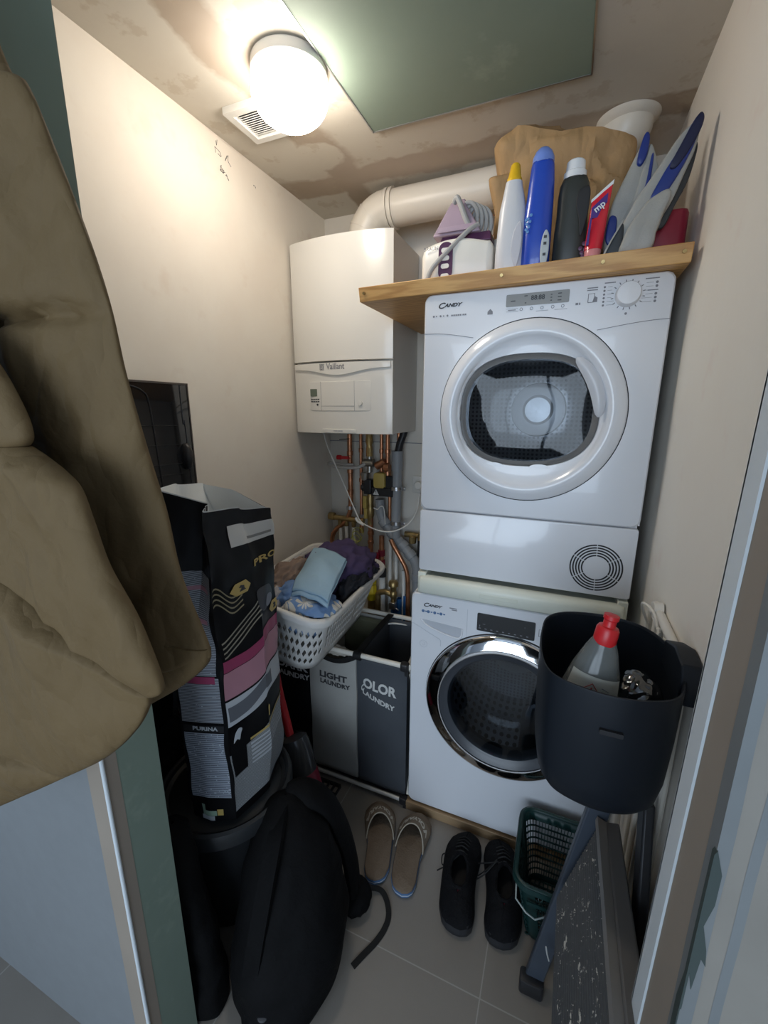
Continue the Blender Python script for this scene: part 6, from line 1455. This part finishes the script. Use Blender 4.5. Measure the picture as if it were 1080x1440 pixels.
# ================================================================== COAT
t=thing('puffer_coat','khaki quilted coat hanging by the doorway in the left foreground','coat',(-.65,.33,.75))
def puff(name,left,right,y0,depth,seams,seed,m=M['coat'],nu=48,nv=110,fold=.02,yb=None,top=False):
    """left/right: list of (x,z) running top to bottom"""
    def along(P,v):
        k=v*(len(P)-1); i=min(int(k),len(P)-2); f=k-i
        a=P[max(i-1,0)]; p=P[i]; q=P[i+1]; d=P[min(i+2,len(P)-1)]
        c=lambda j:.5*((2*p[j])+(q[j]-a[j])*f+(2*a[j]-5*p[j]+4*q[j]-d[j])*f*f+(3*p[j]-a[j]-3*q[j]+d[j])*f**3)
        return c(0),c(1)
    b=BM()
    def f(u,v):
        # u 0..1 round: front half 0...5, back half .5..1
        vc=min(max(v,0),1); lx,lz=along(left,vc); rx,rz=along(right,vc)
        if u<=.5: w=u*2; s=-1
        else: w=2-u*2; s=1
        w2=(1-math.cos(PI*w))/2
        x=lx+(rx-lx)*w2; z=lz+(rz-lz)*w2
        bulge_=math.sin(PI*w2)**.55 if 0<w2<1 else 0
        if s<0:
            sd=1
            for (va,vb,dep) in seams:
                vs_=va+(vb-va)*w2; sd*=1-dep*math.exp(-((vc-vs_)/.010)**2)-dep*.25*math.exp(-((vc-vs_)/.045)**2)
            endf=min(1,(1-vc)/.05+.06)**.5*(min(1,vc/.06+.06)**.5 if top else 1)
            d=depth*bulge_*sd*endf
            p=V((x,0,z)); fo=fold*.85*(N((x*5+z*2.5,z*1.8,seed),1)+.9*(.30-abs(N((x*9+z*5,z*3,seed+3),1)))+.75*(.2-abs(N((x*17-z*9,z*8,seed+6),1)))+.35*(.2-abs(N((x*34+z*12,z*13,seed+8),1)))+.2*N((x*30,z*16,seed)))*bulge_
            y=y0-d-fo*endf
        else: y=(yb if yb else y0)+.012*bulge_
        return V((x,y,z))
    grid(b,f,nu*2,nv,True); bmesh.ops.holes_fill(b,edges=[e for e in b.edges if e.is_boundary]); return obj(name,b,m,t,ang=80)
rightA=[(-.66,2.02),(-.606,1.855),(-.577,1.828),(-.553,1.778),(-.512,1.669),(-.491,1.595),(-.480,1.518),(-.459,1.428),(-.441,1.360),(-.428,1.278),(-.396,1.195),(-.393,1.172)]
sA0=0
leftA=[(-.80,2.02),(-.82,1.88),(-.84,1.80),(-.86,1.70),(-.88,1.62),(-.90,1.52),(-.90,1.42),(-.90,1.32),(-.88,1.22),(-.86,1.14),(-.80,1.06),(-.70,1.02)]
sA=[(.40,.46,.55)]
puff('body_panel',leftA,[(x,z) for x,z in rightA],.362,.045,sA,4,fold=.034,yb=.365)
b=BM()
puff('hem_panel',[(-.80,1.22),(-.78,1.12),(-.66,1.03),(-.56,1.035)],[(-.393,1.185),(-.400,1.16),(-.445,1.118),(-.500,1.080)],.358,.030,[],9,fold=.008,yb=.366,nv=20)
b.free()
rightB=[(-.523,1.442),(-.500,1.433),(-.470,1.418),(-.449,1.401),(-.437,1.365),(-.423,1.321),(-.392,1.271),(-.370,1.215),(-.368,1.190),(-.388,1.178)]
leftB=[(-.60,1.440),(-.66,1.425),(-.70,1.40),(-.72,1.375)]
puff('sleeve',leftB,rightB,.270,.034,[],14,fold=.024,yb=.275)
rightC=[(-.575,1.236),(-.50,1.222),(-.455,1.208),(-.392,1.180),(-.405,1.150),(-.425,1.115),(-.477,1.070),(-.577,1.000),(-.68,.925)]
leftC=[(-.74,1.36),(-.76,1.30),(-.80,1.24),(-.84,1.16),(-.88,1.06),(-.92,.98),(-.95,.90),(-.97,.84),(-.98,.76)]
puff('sleeve_cuff',[(-.72,1.370),(-.79,1.28),(-.84,1.20),(-.88,1.12),(-.92,1.02),(-.95,.93),(-.98,.80)],[(-.388,1.181),(-.392,1.165),(-.420,1.125),(-.477,1.070),(-.577,1.000),(-.80,.85)],.270,.028,[(.55,.80,.35)],24,top=True,fold=.018,yb=.275)
puff('upper_puff',[(-.70,1.66),(-.72,1.60),(-.74,1.54),(-.75,1.48),(-.74,1.42),(-.70,1.38)],[(-.62,1.60),(-.552,1.528),(-.528,1.495),(-.514,1.463),(-.522,1.444),(-.570,1.430)],.270,.035,[],34,fold=.010,yb=.275,nv=50)
b=BM(); tube(b,[(-.73,.378,2.06),(-.73,.340,2.05),(-.73,.335,2.02),(-.73,.35,2.0)],.006,10,5); obj('hanging_loop',b,M['strapm'],t)
b=BM(); cyl(b,(-.73,.385,2.07),(-.73,.335,2.065),.008,12); cyl(b,(-.73,.3845,2.07),(-.73,.375,2.07),.022,20); lump(b,(-.73,.332,2.068),(.012,.008,.012),1,0,1,16,10,0); tag(obj('coat_hook',b,M['steel'],None),'metal coat hook on the wall left of the doorway','hook')
WIN_P=56; EXPO=0.45
# ================================================================== LIGHT, WORLD, CAMERA
def area(name,loc,rot,sx,sy,power,col):
    l=bpy.data.lights.new(name,'AREA'); l.shape='RECTANGLE'; l.size=sx; l.size_y=sy; l.energy=power; l.color=col
    o=bpy.data.objects.new(name,l); o.location=loc; o.rotation_euler=rot; COL.objects.link(o); return o
area('window_daylight',(-.15,-2.84,1.41),(R(90),0,0),2.7,1.74,WIN_P,(.74,.87,1.0))
w=bpy.data.worlds.new('World'); scn.world=w; w.use_nodes=True
w.node_tree.nodes['Background'].inputs['Color'].default_value=(.5,.7,1,1); w.node_tree.nodes['Background'].inputs['Strength'].default_value=1.0
cam=bpy.data.cameras.new('Camera'); co=bpy.data.objects.new('Camera',cam); COL.objects.link(co)
cam.sensor_fit='VERTICAL'; cam.sensor_height=36; cam.lens=598/1440*36; cam.clip_start=.02
X_=V((0.92205643,0.38704848,0.00232535)); D_=V((0.09178842,-0.21282108,-0.97277031)); Z_=X_.cross(D_)
# camera axes: right = X_, up = -D_, backward = -forward
F_=V((-0.37601439,0.89716256,-0.23175962))
mw=Matrix(((X_.x,-D_.x,-F_.x,0),(X_.y,-D_.y,-F_.y,0),(X_.z,-D_.z,-F_.z,1.48),(0,0,0,1)))
co.matrix_world=mw
scn.camera=co
vs=scn.view_settings; vs.view_transform='Standard'; vs.look='None'; vs.gamma=1; vs.exposure=EXPO; vs.use_curve_mapping=False
scn.cycles.max_bounces=10; scn.cycles.transparent_max_bounces=16; scn.cycles.diffuse_bounces=5; scn.cycles.use_denoising=True; scn.cycles.caustics_reflective=False; scn.cycles.caustics_refractive=False
